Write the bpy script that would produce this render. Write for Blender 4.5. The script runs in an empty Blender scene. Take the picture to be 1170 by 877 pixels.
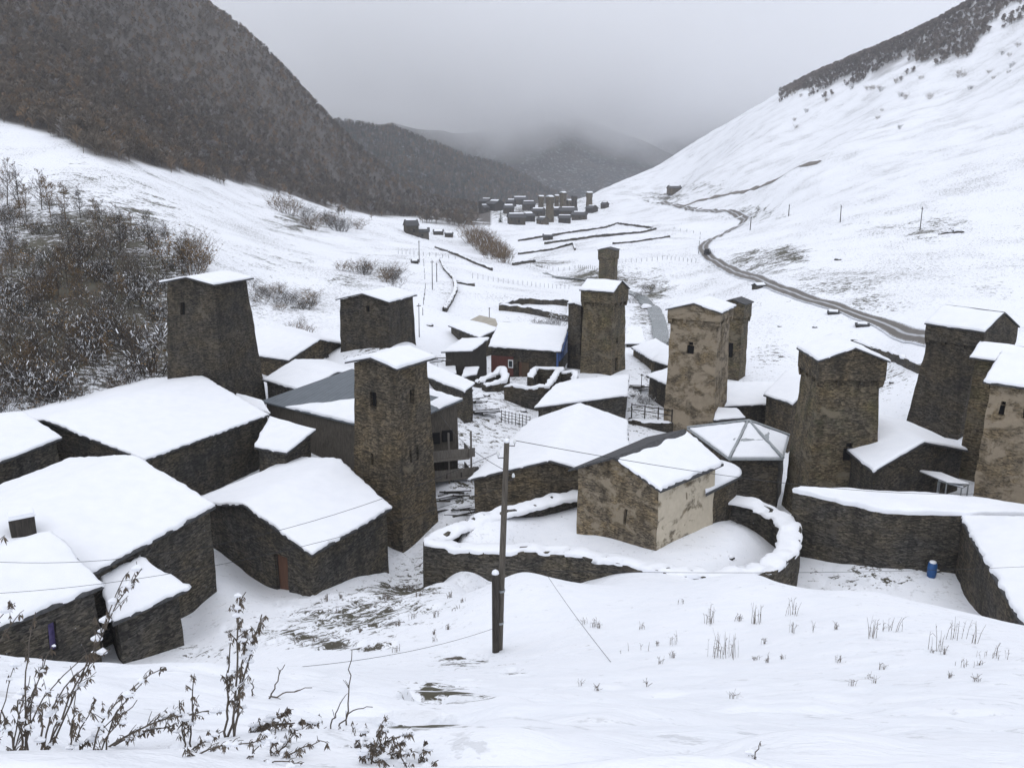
import bpy, math, random
import numpy as np
from mathutils import Vector, Matrix, noise as mnoise
R = math.radians
random.seed(7)
sc = bpy.context.scene
COL = sc.collection

# ---------------------------------------------------------------- camera
PITCH = R(13.5); F = 947.0; CX = 585.0; CY = 438.5
cam_d = bpy.data.cameras.new('camera')
cam = bpy.data.objects.new('camera', cam_d); COL.objects.link(cam)
cam.location = (0, 0, 0); cam.rotation_euler = (R(90) - PITCH, 0, 0)
cam_d.lens = F / 1170 * 36; cam_d.sensor_width = 36; cam_d.clip_start = 0.1; cam_d.clip_end = 30000
sc.camera = cam

# ---------------------------------------------------------------- sky, sun, exposure
sc.view_settings.view_transform = 'Standard'; sc.view_settings.look = 'None'
sc.view_settings.exposure = 0.0; sc.view_settings.gamma = 1; sc.view_settings.use_curve_mapping = False
SUN_EL, SUN_AZ = R(52), R(200)          # azimuth measured clockwise from +Y (the way the camera looks)
def build_world():
    w = bpy.data.worlds.new('World'); sc.world = w; w.use_nodes = True
    nt = w.node_tree; n = nt.nodes; l = nt.links; n.clear()
    out = n.new('ShaderNodeOutputWorld')
    sky = n.new('ShaderNodeTexSky'); sky.sky_type = 'NISHITA'; sky.sun_disc = False
    sky.sun_elevation = SUN_EL; sky.sun_rotation = SUN_AZ; sky.altitude = 2000
    b1 = n.new('ShaderNodeBackground'); b1.inputs[1].default_value = 0.05; l.new(sky.outputs[0], b1.inputs[0])
    tc = n.new('ShaderNodeTexCoord'); sep = n.new('ShaderNodeSeparateXYZ'); l.new(tc.outputs['Generated'], sep.inputs[0])
    mp = n.new('ShaderNodeMapping'); mp.inputs['Scale'].default_value = (1.2, 1.2, 2.6); l.new(tc.outputs['Generated'], mp.inputs[0])
    nz = n.new('ShaderNodeTexNoise'); nz.inputs['Scale'].default_value = 2.9; nz.inputs['Detail'].default_value = 5; nz.inputs['Distortion'].default_value = .35
    nz.inputs['Roughness'].default_value = .5
    l.new(mp.outputs[0], nz.inputs[0])
    ad = n.new('ShaderNodeMath'); ad.operation = 'MULTIPLY_ADD'; ad.inputs[1].default_value = 1.7; ad.inputs[2].default_value = -.83; l.new(nz.outputs['Fac'], ad.inputs[0])
    s2 = n.new('ShaderNodeMath'); s2.operation = 'ADD'; l.new(sep.outputs['Z'], s2.inputs[0]); l.new(ad.outputs[0], s2.inputs[1])
    cr = n.new('ShaderNodeValToRGB'); e = cr.color_ramp.elements
    e[0].position = 0.0; e[0].color = (.46, .47, .49, 1)
    e[1].position = 1.0; e[1].color = (1.2, 1.2, 1.22, 1)
    for p, c in ((.10, (.50, .51, .53, 1)), (.22, (.62, .63, .65, 1)), (.36, (.74, .745, .76, 1)), (.6, (1.0, 1.0, 1.03, 1))):
        x = e.new(p); x.color = c
    l.new(s2.outputs[0], cr.inputs[0])
    b2 = n.new('ShaderNodeBackground'); b2.inputs[1].default_value = 1.03; l.new(cr.outputs[0], b2.inputs[0])
    add = n.new('ShaderNodeAddShader'); l.new(b1.outputs[0], add.inputs[0]); l.new(b2.outputs[0], add.inputs[1])
    l.new(add.outputs[0], out.inputs[0])
build_world()
sd = bpy.data.lights.new('sun', 'SUN'); sd.energy = 0.5; sd.angle = R(35); sd.color = (1, .985, .96)
so = bpy.data.objects.new('sun', sd); COL.objects.link(so)
sv = Vector((math.sin(SUN_AZ) * math.cos(SUN_EL), math.cos(SUN_AZ) * math.cos(SUN_EL), math.sin(SUN_EL)))
so.rotation_euler = (-sv).to_track_quat('-Z', 'Y').to_euler(); so.location = (0, -20, 60)
sc.cycles.volume_bounces = 10; sc.cycles.max_bounces = 12; sc.cycles.diffuse_bounces = 3
sc.cycles.transparent_max_bounces = 4; sc.cycles.use_denoising = True

# ---------------------------------------------------------------- pixels of the survey photograph -> directions
cp, sp = math.cos(PITCH), math.sin(PITCH)
def S(py):                       # z / y of a viewing ray
    v = (py - CY) / F
    return -(sp + v * cp) / (cp - v * sp)
def TX(px, py):                  # x / y of a viewing ray
    v = (py - CY) / F
    return (px - CX) / F / (cp - v * sp)
def PZ(px, py, z):               # point on the horizontal plane at height z
    D = z / S(py); return Vector((TX(px, py) * D, D, z))
def PD(px, py, D): return Vector((TX(px, py) * D, D, S(py) * D))
def proj(x, y, z):
    d = y * cp - z * sp; u = x / d; v = -(y * sp + z * cp) / d
    return CX + F * u, CY + F * v

# ---------------------------------------------------------------- numpy value noise
def _h(ix, iy, iz, s):
    n = (ix.astype(np.int64) * 374761393 + iy.astype(np.int64) * 668265263 + iz.astype(np.int64) * 2147483647 + s * 974711) & 0xffffffff
    n = ((n ^ (n >> 13)) * 1274126177) & 0xffffffff
    return ((n ^ (n >> 16)) & 0xffff) / 65535.0
def vnoise(x, y, z=None, s=0):
    x = np.asarray(x, float); y = np.asarray(y, float); z = np.zeros_like(x) if z is None else np.asarray(z, float)
    ix, iy, iz = np.floor(x), np.floor(y), np.floor(z); fx, fy, fz = x - ix, y - iy, z - iz
    fx, fy, fz = [f * f * (3 - 2 * f) for f in (fx, fy, fz)]
    r = 0
    for a in (0, 1):
        for b in (0, 1):
            for c in (0, 1):
                w = (fx if a else 1 - fx) * (fy if b else 1 - fy) * (fz if c else 1 - fz)
                r = r + w * _h(ix + a, iy + b, iz + c, s)
    return r * 2 - 1
def fbm(x, y, z=None, o=4, s=0):
    r = 0; a = 1.0; t = 0; k = 1.0
    for i in range(o):
        r = r + a * vnoise(np.asarray(x) * k, np.asarray(y) * k, None if z is None else np.asarray(z) * k, s + i * 17); t += a; a *= .5; k *= 2.03
    return r / t
def smooth(a, b, x):
    t = np.clip((x - a) / (b - a), 0, 1); return t * t * (3 - 2 * t)

# ---------------------------------------------------------------- object helpers
def tag(o, label=None, cat=None, group=None, kind=None):
    if label: o['label'] = label
    if cat: o['category'] = cat
    if group: o['group'] = group
    if kind: o['kind'] = kind
    return o
def thing(name, label, cat, loc=(0, 0, 0), rz=0.0, group=None):
    o = bpy.data.objects.new(name, None); COL.objects.link(o); o.empty_display_size = .3
    o.location = loc; o.rotation_euler = (0, 0, rz)
    return tag(o, label, cat, group)
class MB:
    def __init__(s): s.v = []; s.f = []; s.m = []
    def add(s, verts, faces, mi=0):
        b = len(s.v); s.v.extend([tuple(p) for p in verts]); s.f.extend([tuple(i + b for i in f) for f in faces]); s.m.extend([mi] * len(faces))
    def box(s, c, size, rz=0.0, mi=0, rot=None):
        M = rot if rot is not None else Matrix.Rotation(rz, 3, 'Z'); c = Vector(c); h = [x / 2 for x in size]
        P = [c + M @ Vector((sx * h[0], sy * h[1], sz * h[2])) for sz in (-1, 1) for sx, sy in ((-1, -1), (1, -1), (1, 1), (-1, 1))]
        s.add(P, [(3, 2, 1, 0), (4, 5, 6, 7), (0, 1, 5, 4), (1, 2, 6, 5), (2, 3, 7, 6), (3, 0, 4, 7)], mi)
    def tube(s, pts, rad, n=5, mi=0, cap=True):
        pts = [Vector(p) for p in pts]; N = len(pts); V = []
        for i, p in enumerate(pts):
            d = (pts[min(i + 1, N - 1)] - pts[max(i - 1, 0)]).normalized()
            a = d.orthogonal().normalized() if i == 0 else (pa - d * pa.dot(d)).normalized()
            pa = a; b = d.cross(a); r = rad[i] if hasattr(rad, '__len__') else rad
            V += [p + (a * math.cos(2 * math.pi * k / n) + b * math.sin(2 * math.pi * k / n)) * r for k in range(n)]
        Fc = [(i * n + k, i * n + (k + 1) % n, (i + 1) * n + (k + 1) % n, (i + 1) * n + k) for i in range(N - 1) for k in range(n)]
        if cap: Fc += [tuple(range(n))[::-1], tuple((N - 1) * n + k for k in range(n))]
        s.add(V, Fc, mi)
    def build(s, name, mats, parent=None, smooth=False, loc=None):
        me = bpy.data.meshes.new(name); me.from_pydata([tuple(p) for p in s.v], [], s.f); me.validate()
        for m in (mats if isinstance(mats, (list, tuple)) else [mats]): me.materials.append(m)
        if any(s.m) and len(me.polygons) == len(s.m): me.polygons.foreach_set('material_index', s.m)
        if smooth: me.polygons.foreach_set('use_smooth', [True] * len(me.polygons))
        me.update()
        o = bpy.data.objects.new(name, me); COL.objects.link(o)
        if parent: o.parent = parent
        if loc is not None: o.location = loc
        return o
def np_mesh(name, V, Fq, mats, attrs=None, smooth=False, mi=None):
    """V (n,3), Fq (m,k) -> object"""
    me = bpy.data.meshes.new(name); n, m, k = len(V), len(Fq), Fq.shape[1]
    me.vertices.add(n); me.vertices.foreach_set('co', V.astype(np.float32).ravel())
    me.loops.add(m * k); me.loops.foreach_set('vertex_index', Fq.astype(np.int32).ravel())
    me.polygons.add(m); me.polygons.foreach_set('loop_start', np.arange(0, m * k, k, dtype=np.int32))
    for mt in (mats if isinstance(mats, (list, tuple)) else [mats]): me.materials.append(mt)
    if mi is not None: me.polygons.foreach_set('material_index', mi.astype(np.int32))
    me.update(calc_edges=True)
    if smooth: me.polygons.foreach_set('use_smooth', np.ones(m, bool))
    for a, val in (attrs or {}).items():
        val = np.asarray(val, np.float32)
        if val.ndim == 1:
            at = me.attributes.new(a, 'FLOAT', 'POINT'); at.data.foreach_set('value', val)
        else:
            at = me.attributes.new(a, 'FLOAT_COLOR', 'POINT'); at.data.foreach_set('color', np.c_[val, np.ones(len(val))].astype(np.float32).ravel())
    o = bpy.data.objects.new(name, me); COL.objects.link(o); return o
def gridfaces(nu, nv):
    i = np.arange(nu - 1)[:, None] * nv + np.arange(nv - 1)[None, :]; i = i.ravel()
    return np.stack([i, i + nv, i + nv + 1, i + 1], 1)

# ---------------------------------------------------------------- materials
class NT:
    def __init__(s, name, rough=.9):
        s.mat = bpy.data.materials.new(name); s.mat.use_nodes = True; s.t = s.mat.node_tree; s.n = s.t.nodes; s.l = s.t.links
        s.p = s.n['Principled BSDF']; s.p.inputs['Roughness'].default_value = rough; s.p.inputs['Specular IOR Level'].default_value = .25
        s.tc = s.n.new('ShaderNodeTexCoord')
    def node(s, t, **kw):
        x = s.n.new(t)
        for k, v in kw.items(): setattr(x, k, v)
        return x
    def lk(s, a, b): s.l.new(a, b)
    def mapping(s, scale=(1, 1, 1), src=None):
        m = s.node('ShaderNodeMapping'); m.inputs['Scale'].default_value = scale; s.lk(src or s.tc.outputs['Object'], m.inputs[0]); return m.outputs[0]
    def noise(s, vec, scale, detail=4, rough=.55, dist=0):
        x = s.node('ShaderNodeTexNoise'); x.inputs['Scale'].default_value = scale; x.inputs['Detail'].default_value = detail
        x.inputs['Roughness'].default_value = rough; x.inputs['Distortion'].default_value = dist; s.lk(vec, x.inputs[0]); return x
    def ramp(s, fac, stops, interp='LINEAR'):
        r = s.node('ShaderNodeValToRGB'); r.color_ramp.interpolation = interp; e = r.color_ramp.elements
        for i, (p, c) in enumerate(stops):
            x = e[i] if i < 2 else e.new(p); x.position = p; x.color = (c, c, c, 1) if not hasattr(c, '__len__') else (*c, 1)
        s.lk(fac, r.inputs[0]); return r.outputs[0]
    def mix(s, fac, a, b, mode='MIX'):
        m = s.node('ShaderNodeMix', data_type='RGBA', blend_type=mode)
        for v, i in ((fac, 0), (a, 6), (b, 7)):
            if hasattr(v, 'links'): s.lk(v, m.inputs[i])
            else: m.inputs[i].default_value = v if i == 0 else (*v, 1)
        return m.outputs[2]
    def math(s, op, a, b=0.0, c=None):
        m = s.node('ShaderNodeMath', operation=op)
        for i, v in enumerate((a, b, c)):
            if v is None: continue
            if hasattr(v, 'links'): s.lk(v, m.inputs[i])
            else: m.inputs[i].default_value = v
        return m.outputs[0]
    def attr(s, name):
        a = s.node('ShaderNodeAttribute', attribute_name=name); return a
    def color(s, c):
        if hasattr(c, 'links'): s.lk(c, s.p.inputs['Base Color'])
        else: s.p.inputs['Base Color'].default_value = (*c, 1)
    def bump(s, h, strength=.5, dist=.05):
        b = s.node('ShaderNodeBump'); b.inputs['Strength'].default_value = strength; b.inputs['Distance'].default_value = dist
        s.lk(h, b.inputs['Height']); s.lk(b.outputs[0], s.p.inputs['Normal'])
SNOWC = (.83, .86, .93)
def mat_snow(name='snow_cover', scale=1.0):
    t = NT(name, .75)
    a = t.noise(t.tc.outputs['Object'], 1.1 * scale, 4).outputs['Fac']; b = t.noise(t.tc.outputs['Object'], 9 * scale, 3).outputs['Fac']
    t.color(t.mix(t.ramp(a, ((.3, 0), (.75, 1))), (.81, .83, .87), (.86, .875, .905)))
    t.bump(t.math('ADD', a, t.math('MULTIPLY', b, .25)), .35, .12); return t.mat
def mat_stone(name, dark, mid, light, plaster=0.0, pcol=(.36, .31, .24), ps=.35, snowy=.0, bands=1.0, green=.0):
    t = NT(name, .92)
    w = t.noise(t.tc.outputs['Object'], 2.3, 2, .5).outputs['Color']
    mp = t.mapping((1, 1, 3.1 * bands)); vv = t.mix(.22, mp, w, 'ADD')
    vo = t.node('ShaderNodeTexVoronoi', feature='F1'); vo.inputs['Scale'].default_value = 3.9; t.lk(vv, vo.inputs[0])
    ve = t.node('ShaderNodeTexVoronoi', feature='DISTANCE_TO_EDGE'); ve.inputs['Scale'].default_value = 3.9; t.lk(vv, ve.inputs[0])
    v2 = t.node('ShaderNodeTexVoronoi', feature='F1'); v2.inputs['Scale'].default_value = 7.5; t.lk(vv, v2.inputs[0])
    sepr = t.node('ShaderNodeSeparateColor'); t.lk(vo.outputs['Color'], sepr.inputs[0])
    sep2 = t.node('ShaderNodeSeparateColor'); t.lk(v2.outputs['Color'], sep2.inputs[0])
    k = t.math('ADD', t.math('MULTIPLY', sepr.outputs[0], .6), t.math('MULTIPLY', sep2.outputs[1], .4))
    col = t.ramp(k, ((.12, dark), (.5, mid), (.88, light)))
    big = t.noise(t.mapping((1, 1, 1.6)), .32, 5, .62, .4).outputs['Fac']
    col = t.mix(t.ramp(big, ((.38, 0), (.66, 1))), col, t.mix(1.0, col, (1.45, 1.3, 1.0), 'MULTIPLY'))
    stain = t.noise(t.mapping((1.6, 1.6, .35)), .8, 4).outputs['Fac']
    col = t.mix(t.ramp(stain, ((.42, 0), (.7, .55))), col, (dark[0] * .6, dark[1] * .6, dark[2] * .6))
    if green > 0:
        g = t.noise(t.tc.outputs['Object'], .7, 4).outputs['Fac']
        col = t.mix(t.ramp(g, ((.5, 0), (.7, green))), col, (.07, .08, .035))
    edge = t.ramp(ve.outputs['Distance'], ((.0, 0), (.05, 1)))
    gap = t.math('MAXIMUM', edge, t.ramp(t.noise(t.mapping((1, 1, 2)), 1.3, 4, .7).outputs['Fac'], ((.42, 1), (.62, .25))))
    col = t.mix(gap, (dark[0] * .5, dark[1] * .5, dark[2] * .5), col)
    h = t.math('ADD', edge, t.math('MULTIPLY', k, .8))
    if plaster > 0:
        pn = t.noise(t.mapping((1, 1, 1.5)), ps, 6, .66, .3).outputs['Fac']
        pf = t.ramp(pn, ((1 - plaster - .05, 0), (1 - plaster + .03, 1)))
        pc = t.mix(t.noise(t.tc.outputs['Object'], 2.2, 5, .7).outputs['Fac'], pcol, (pcol[0] * .62, pcol[1] * .6, pcol[2] * .55))
        col = t.mix(pf, col, pc); h = t.mix(pf, h, t.math('ADD', t.math('MULTIPLY', pn, .6), 1.6))
    if snowy > 0:
        sn = t.noise(t.mapping((1, 1, 2.4)), 3.1, 5, .7).outputs['Fac']
        geo = t.node('ShaderNodeNewGeometry'); 
        col = t.mix(t.ramp(sn, ((.73 - snowy * .1, 0), (.75 - snowy * .1, 1))), col, (.7, .73, .78))
    t.color(col); t.bump(h, .7, .07); return t.mat
def mat_plain(name, c1, c2, scale=3, rough=.85, stretch=(1, 1, 1), bump=.2, metallic=0):
    t = NT(name, rough); nz = t.noise(t.mapping(stretch), scale, 5, .6).outputs['Fac']
    t.color(t.mix(t.ramp(nz, ((.3, 0), (.7, 1))), c1, c2)); t.bump(nz, bump, .03); t.p.inputs['Metallic'].default_value = metallic; return t.mat
def mat_corrugated(name, c1, c2, direction, pitch=.35):
    """sheet roofing with ribs; direction is the horizontal axis across the ribs"""
    t = NT(name, .55)
    dot = t.node('ShaderNodeVectorMath', operation='DOT_PRODUCT'); t.lk(t.tc.outputs['Object'], dot.inputs[0]); dot.inputs[1].default_value = (direction[0], direction[1], 0)
    wv = t.math('FRACT', t.math('MULTIPLY', dot.outputs['Value'], 1 / pitch))
    rib = t.ramp(wv, ((0, 1), (.12, 0), (.88, 0), (1, 1)))
    nz = t.noise(t.tc.outputs['Object'], 1.2, 5).outputs['Fac']
    col = t.mix(nz, c1, c2); col = t.mix(t.math('MULTIPLY', rib, .55), col, (c1[0] * .45, c1[1] * .45, c1[2] * .45))
    t.color(col); t.bump(rib, .6, .05); return t.mat
M = {}
M['snow'] = mat_snow()
M['snow_lump'] = mat_snow('snow_on_wall', 2.0)
M['stone_dark'] = mat_stone('dark_slate_masonry', (.022, .021, .0195), (.064, .060, .054), (.135, .125, .11), plaster=.36, pcol=(.115, .104, .088), ps=.7, snowy=.3)
M['stone_brown'] = mat_stone('brown_slate_masonry', (.030, .027, .022), (.085, .073, .056), (.19, .16, .12), plaster=.37, pcol=(.17, .145, .105), ps=.45)
M['chapel_stone'] = mat_stone('patchy_chapel_masonry', (.05, .043, .035), (.15, .125, .092), (.28, .235, .17), plaster=.46, pcol=(.32, .27, .20), ps=.75)
M['stone_tower'] = mat_stone('weathered_tower_masonry', (.035, .030, .024), (.105, .09, .066), (.205, .176, .13), plaster=.40, pcol=(.20, .172, .125), ps=.4, green=.35)
M['stone_tan'] = mat_stone('plastered_tower_masonry', (.06, .05, .038), (.16, .134, .098), (.27, .226, .168), plaster=.49, pcol=(.34, .283, .21), ps=.42)
M['stone_black'] = mat_stone('sooty_dark_masonry', (.020, .019, .017), (.055, .050, .044), (.115, .103, .087), plaster=.38, pcol=(.125, .11, .088), ps=.5, snowy=.2)
M['plaster'] = mat_stone('old_lime_plaster', (.07, .06, .045), (.17, .145, .105), (.28, .24, .18), plaster=.57, pcol=(.66, .59, .475), ps=.42)
M['wood'] = mat_plain('weathered_wood', (.055, .048, .040), (.13, .115, .095), 3, .85, (6, 6, .6), .3)
M['wood_light'] = mat_plain('grey_bleached_timber', (.10, .092, .08), (.22, .20, .175), 3, .85, (6, 6, .6), .3)
M['wood_dark'] = mat_plain('dark_wood', (.022, .020, .018), (.06, .052, .043), 3, .85, (6, 6, .6), .3)
M['plank'] = mat_plain('brown_planks', (.05, .034, .022), (.115, .08, .052), 2, .85, (9, 9, .5), .4)
M['slate'] = mat_plain('dark_slate_roofing', (.035, .036, .038), (.085, .085, .088), 5, .7, (1, 1, 1), .5)
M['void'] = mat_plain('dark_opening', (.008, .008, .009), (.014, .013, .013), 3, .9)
M['red'] = mat_plain('faded_red_paint', (.07, .026, .022), (.115, .042, .034), 2.2, .8, (5, 5, .6), .2)
M['blue'] = mat_plain('blue_painted_boards', (.045, .08, .20), (.065, .115, .27), 3, .6, (6, 6, .5), .2)
M['blue_plastic'] = mat_plain('blue_plastic', (.02, .075, .21), (.03, .10, .27), 3, .4)
M['white_paint'] = mat_plain('white_paint', (.6, .62, .62), (.75, .76, .75), 3, .5)
M['purple'] = mat_plain('violet_glass_and_paint', (.05, .04, .12), (.14, .11, .26), 4, .4)
M['metal_grey'] = mat_plain('galvanised_metal', (.25, .27, .28), (.38, .40, .41), 3, .4, metallic=.4)
M['glass'] = mat_plain('dark_glass', (.02, .025, .03), (.04, .05, .055), 3, .15)
M['cable'] = mat_plain('black_cable', (.02, .02, .022), (.035, .035, .038), 3, .6)
M['mud'] = mat_plain('muddy_track', (.12, .105, .09), (.22, .2, .18), 1.2, .7)
M['red_wood'] = mat_plain('reddish_boards', (.10, .055, .038), (.16, .085, .055), 2, .85, (7, 7, .5), .3)

# ---------------------------------------------------------------- terrain
# surveyed ground points: (px, py, distance)  ->  z = distance * S(py)
CP = """
-150 900 2.0; 585 900 2.0; 1320 900 2.0; 0 840 3.6; 585 845 4; 1170 845 4.5; -100 800 6; 300 812 7; 585 812 9; 900 800 10; 1200 800 10
0 760 14; 165 768 16; -150 740 14; 250 770 22; 300 740 34; 345 702 42; 430 668 50; 488 657 54; 220 742 39; 220 700 45; 300 665 52
570 745 27; 480 700 36; 600 656 40; 500 665 47; 700 667 38; 860 662 38; 1000 682 33; 1100 700 29; 1170 716 26; 1300 740 22
1000 760 17; 1200 770 14; 750 760 20; 585 780 18; 850 720 25; 700 700 30; 420 770 22
1000 650 50; 925 638 53; 1110 688 46; 1060 660 49; 1250 690 46; 450 655 55; 530 605 62
500 500 78; 550 480 85; 620 476 90; 560 445 96; 505 432 105; 520 560 66
20 462 74; -120 470 74; 150 445 82; 300 455 85; 330 440 92; 380 400 100; 480 398 100
370 366 130; 450 380 118; 500 352 150; 530 352 165; 650 352 165; 520 330 190; 560 312 260; 530 290 320; 600 300 320; 480 272 420; 515 268 470; 560 252 640; 620 272 450; 620 250 660; 600 245 700; 680 243 700; 760 240 780; 640 232 900; 560 236 800
0 152 300; -150 110 300; 0 250 185; -150 250 185; 0 350 112; -150 360 110; 100 200 240; 100 165 290; 200 195 350; 200 255 200; 210 330 135; 110 400 95; 240 300 150; 300 280 220; 300 232 400; 400 243 520; 300 330 150; 350 335 160; 400 290 270; 450 258 430; 500 249 560; 350 300 200
0 0 520; -150 -100 560; 100 0 650; 200 100 620; 100 80 480; 0 80 400; 200 20 780; 230 -3 900; 280 38 900; 330 88 880; 365 128 860; 400 166 840; 440 203 810; 500 247 760; 300 150 640; 400 220 660; 0 -200 800; 100 -120 850; 200 -40 900; 
1055 385 112; 960 352 142; 865 320 195; 805 290 285; 850 255 420; 780 236 620; 735 229 760; 755 380 150; 752 345 215; 720 322 260; 640 316 300; 580 300 360; 600 280 430; 700 300 290; 700 268 420; 760 255 460; 650 372 150; 720 300 290
900 455 100; 1010 450 92; 880 400 122; 900 352 150; 1000 420 110; 820 330 210; 760 450 100; 850 560 72; 700 420 108; 900 600 62
1170 340 140; 1320 380 130; 1170 200 270; 1320 160 270; 1170 100 450; 1320 60 400; 1170 20 650; 1000 250 260; 1000 300 195; 1000 150 500; 1000 56 900; 900 101 1000; 900 200 460; 800 200 720; 800 159 1050; 750 190 1080; 720 203 1000; 690 216 980; 1110 3 800; 1110 100 560; 1170 -28 750; 1320 -110 700; 950 150 640; 850 220 520
"""
CZ = [(620, 45, -25.2), (860, 44, -25), (1000, 42, -25.2), (740, 50, -23.35), (690, 55, -23.2), (570, 51, -23.0), (530, 52, -22.9), (800, 55, -23.5), (600, 55, -23.3), (840, 52, -23.5), (860, 52, -24.2), (500, 49, -25.2), (560, 47.5, -25.2), (100, 46, -23.6), (100, 62, -22.6), (0, 50, -23), (200, 66, -23.5), (250, 48, -24.6), (60, 38, -23), (180, 42, -24.2),
      (400, 60, -26.5), (-100, 45, -22), (640, 70, -25), (780, 66, -25), (380, 75, -23.8), (1170, 60, -24.5), (1250, 75, -23), (1050, 75, -24), (60, 24, -17.5), (300, 27, -17.5), (100, 32, -22)]
BEHIND = [(0, 1100, 150), (230, 1250, 90), (365, 1200, 20), (470, 1100, -20), (-150, 1100, 160), (900, 1400, 20), (1000, 1300, 50), (1110, 1150, 100), (1250, 1100, 130), (800, 1500, -10), (690, 1400, -60), (600, 1400, -70), (640, 1100, -50),
          (585, 6000, -200), (0, 6000, -200), (1170, 6000, -200), (0, 2500, -100), (585, 2500, -120), (1170, 2500, -100)]
pts = []
for tok in CP.replace('\n', ';').split(';'):
    w = tok.split()
    if len(w) == 3:
        px, py, D = map(float, w); pts.append((TX(px, py), math.log(D), S(py)))
for px, D, z in CZ:
    py = 438.5 + F * math.tan(math.atan(-z / D) - PITCH); pts.append((TX(px, py), math.log(D), z / D))
for px, D, z in BEHIND: pts.append((TX(px, 220), math.log(D), z / D))
pts = np.array(pts); LNK = .45
PX = np.c_[pts[:, 0], pts[:, 1] * LNK]
def _phi(r2): return np.where(r2 > 1e-12, r2 * np.log(np.maximum(r2, 1e-12)) * .5, 0)
n_ = len(PX); K = _phi(((PX[:, None] - PX[None]) ** 2).sum(-1)) + np.eye(n_) * 2e-5
Pm = np.c_[np.ones(n_), PX]
A_ = np.block([[K, Pm], [Pm.T, np.zeros((3, 3))]])
SOL = np.linalg.solve(A_, np.r_[pts[:, 2], 0, 0, 0])
def base_h(x, y):
    x = np.asarray(x, float); y = np.asarray(y, float); ye = np.maximum(y, 1.6)
    tx = np.clip(x / ye, -1.15, 1.15); q = np.c_[tx.ravel(), np.log(ye).ravel() * LNK]
    out = np.empty(len(q))
    for i in range(0, len(q), 40000):
        b = q[i:i + 40000]; r2 = ((b[:, None, :] - PX[None]) ** 2).sum(-1)
        out[i:i + 40000] = _phi(r2) @ SOL[:n_] + SOL[n_] + b @ SOL[n_ + 1:]
    return out.reshape(x.shape) * ye
def H(x, y):
    x = np.asarray(x, float); y = np.asarray(y, float); h = base_h(x, y); d = np.hypot(x, np.maximum(y, 0))
    amp = np.clip(d / 260, 0, 1)
    h = h + fbm(x / 60, y / 60, o=4, s=3) * 2.2 * amp * smooth(160, 420, d)
    h = h + fbm(x / 11, y / 11, o=4, s=5) * (.35 + .9 * smooth(120, 500, d)) * smooth(60, 140, d)
    h = h + fbm(x / 3.2, y / 3.2, o=3, s=9) * .13 * smooth(5, 14, d) * (1 - smooth(200, 400, d))
    # soft hummocks of snow close by
    near = 1 - smooth(9, 22, d)
    h = h + near * (fbm(x / 1.9, y / 1.3, o=3, s=21) * .24 + np.abs(fbm(x / .8, y / .8, o=2, s=23)) * .05)
    near2 = 1 - smooth(12, 34, d)
    h = h + near2 * (fbm(x / .9, y / .7, o=3, s=27) * .06 + np.maximum(fbm(x / 1.5 + 7, y / 1.1, o=2, s=29), 0) * .16 * smooth(1.5, 3, d))
    return h
def h1(x, y): return float(H(np.array([x]), np.array([y]))[0])
def G(px, py, d0=2.0, d1=2500.0):
    """where the viewing ray through a photo pixel meets the ground"""
    Ds = np.exp(np.linspace(math.log(d0), math.log(d1), 900)); t, s = TX(px, py), S(py)
    dz = s * Ds - H(t * Ds, Ds); i = np.argmax(dz < 0)
    if not (dz < 0).any(): i = len(Ds) - 1
    a = Ds[max(i - 1, 0)]; b = Ds[i]; da = dz[max(i - 1, 0)]; db = dz[i]
    D = a + (b - a) * (da / (da - db) if da != db else 0)
    return Vector((t * D, D, s * D))

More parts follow.
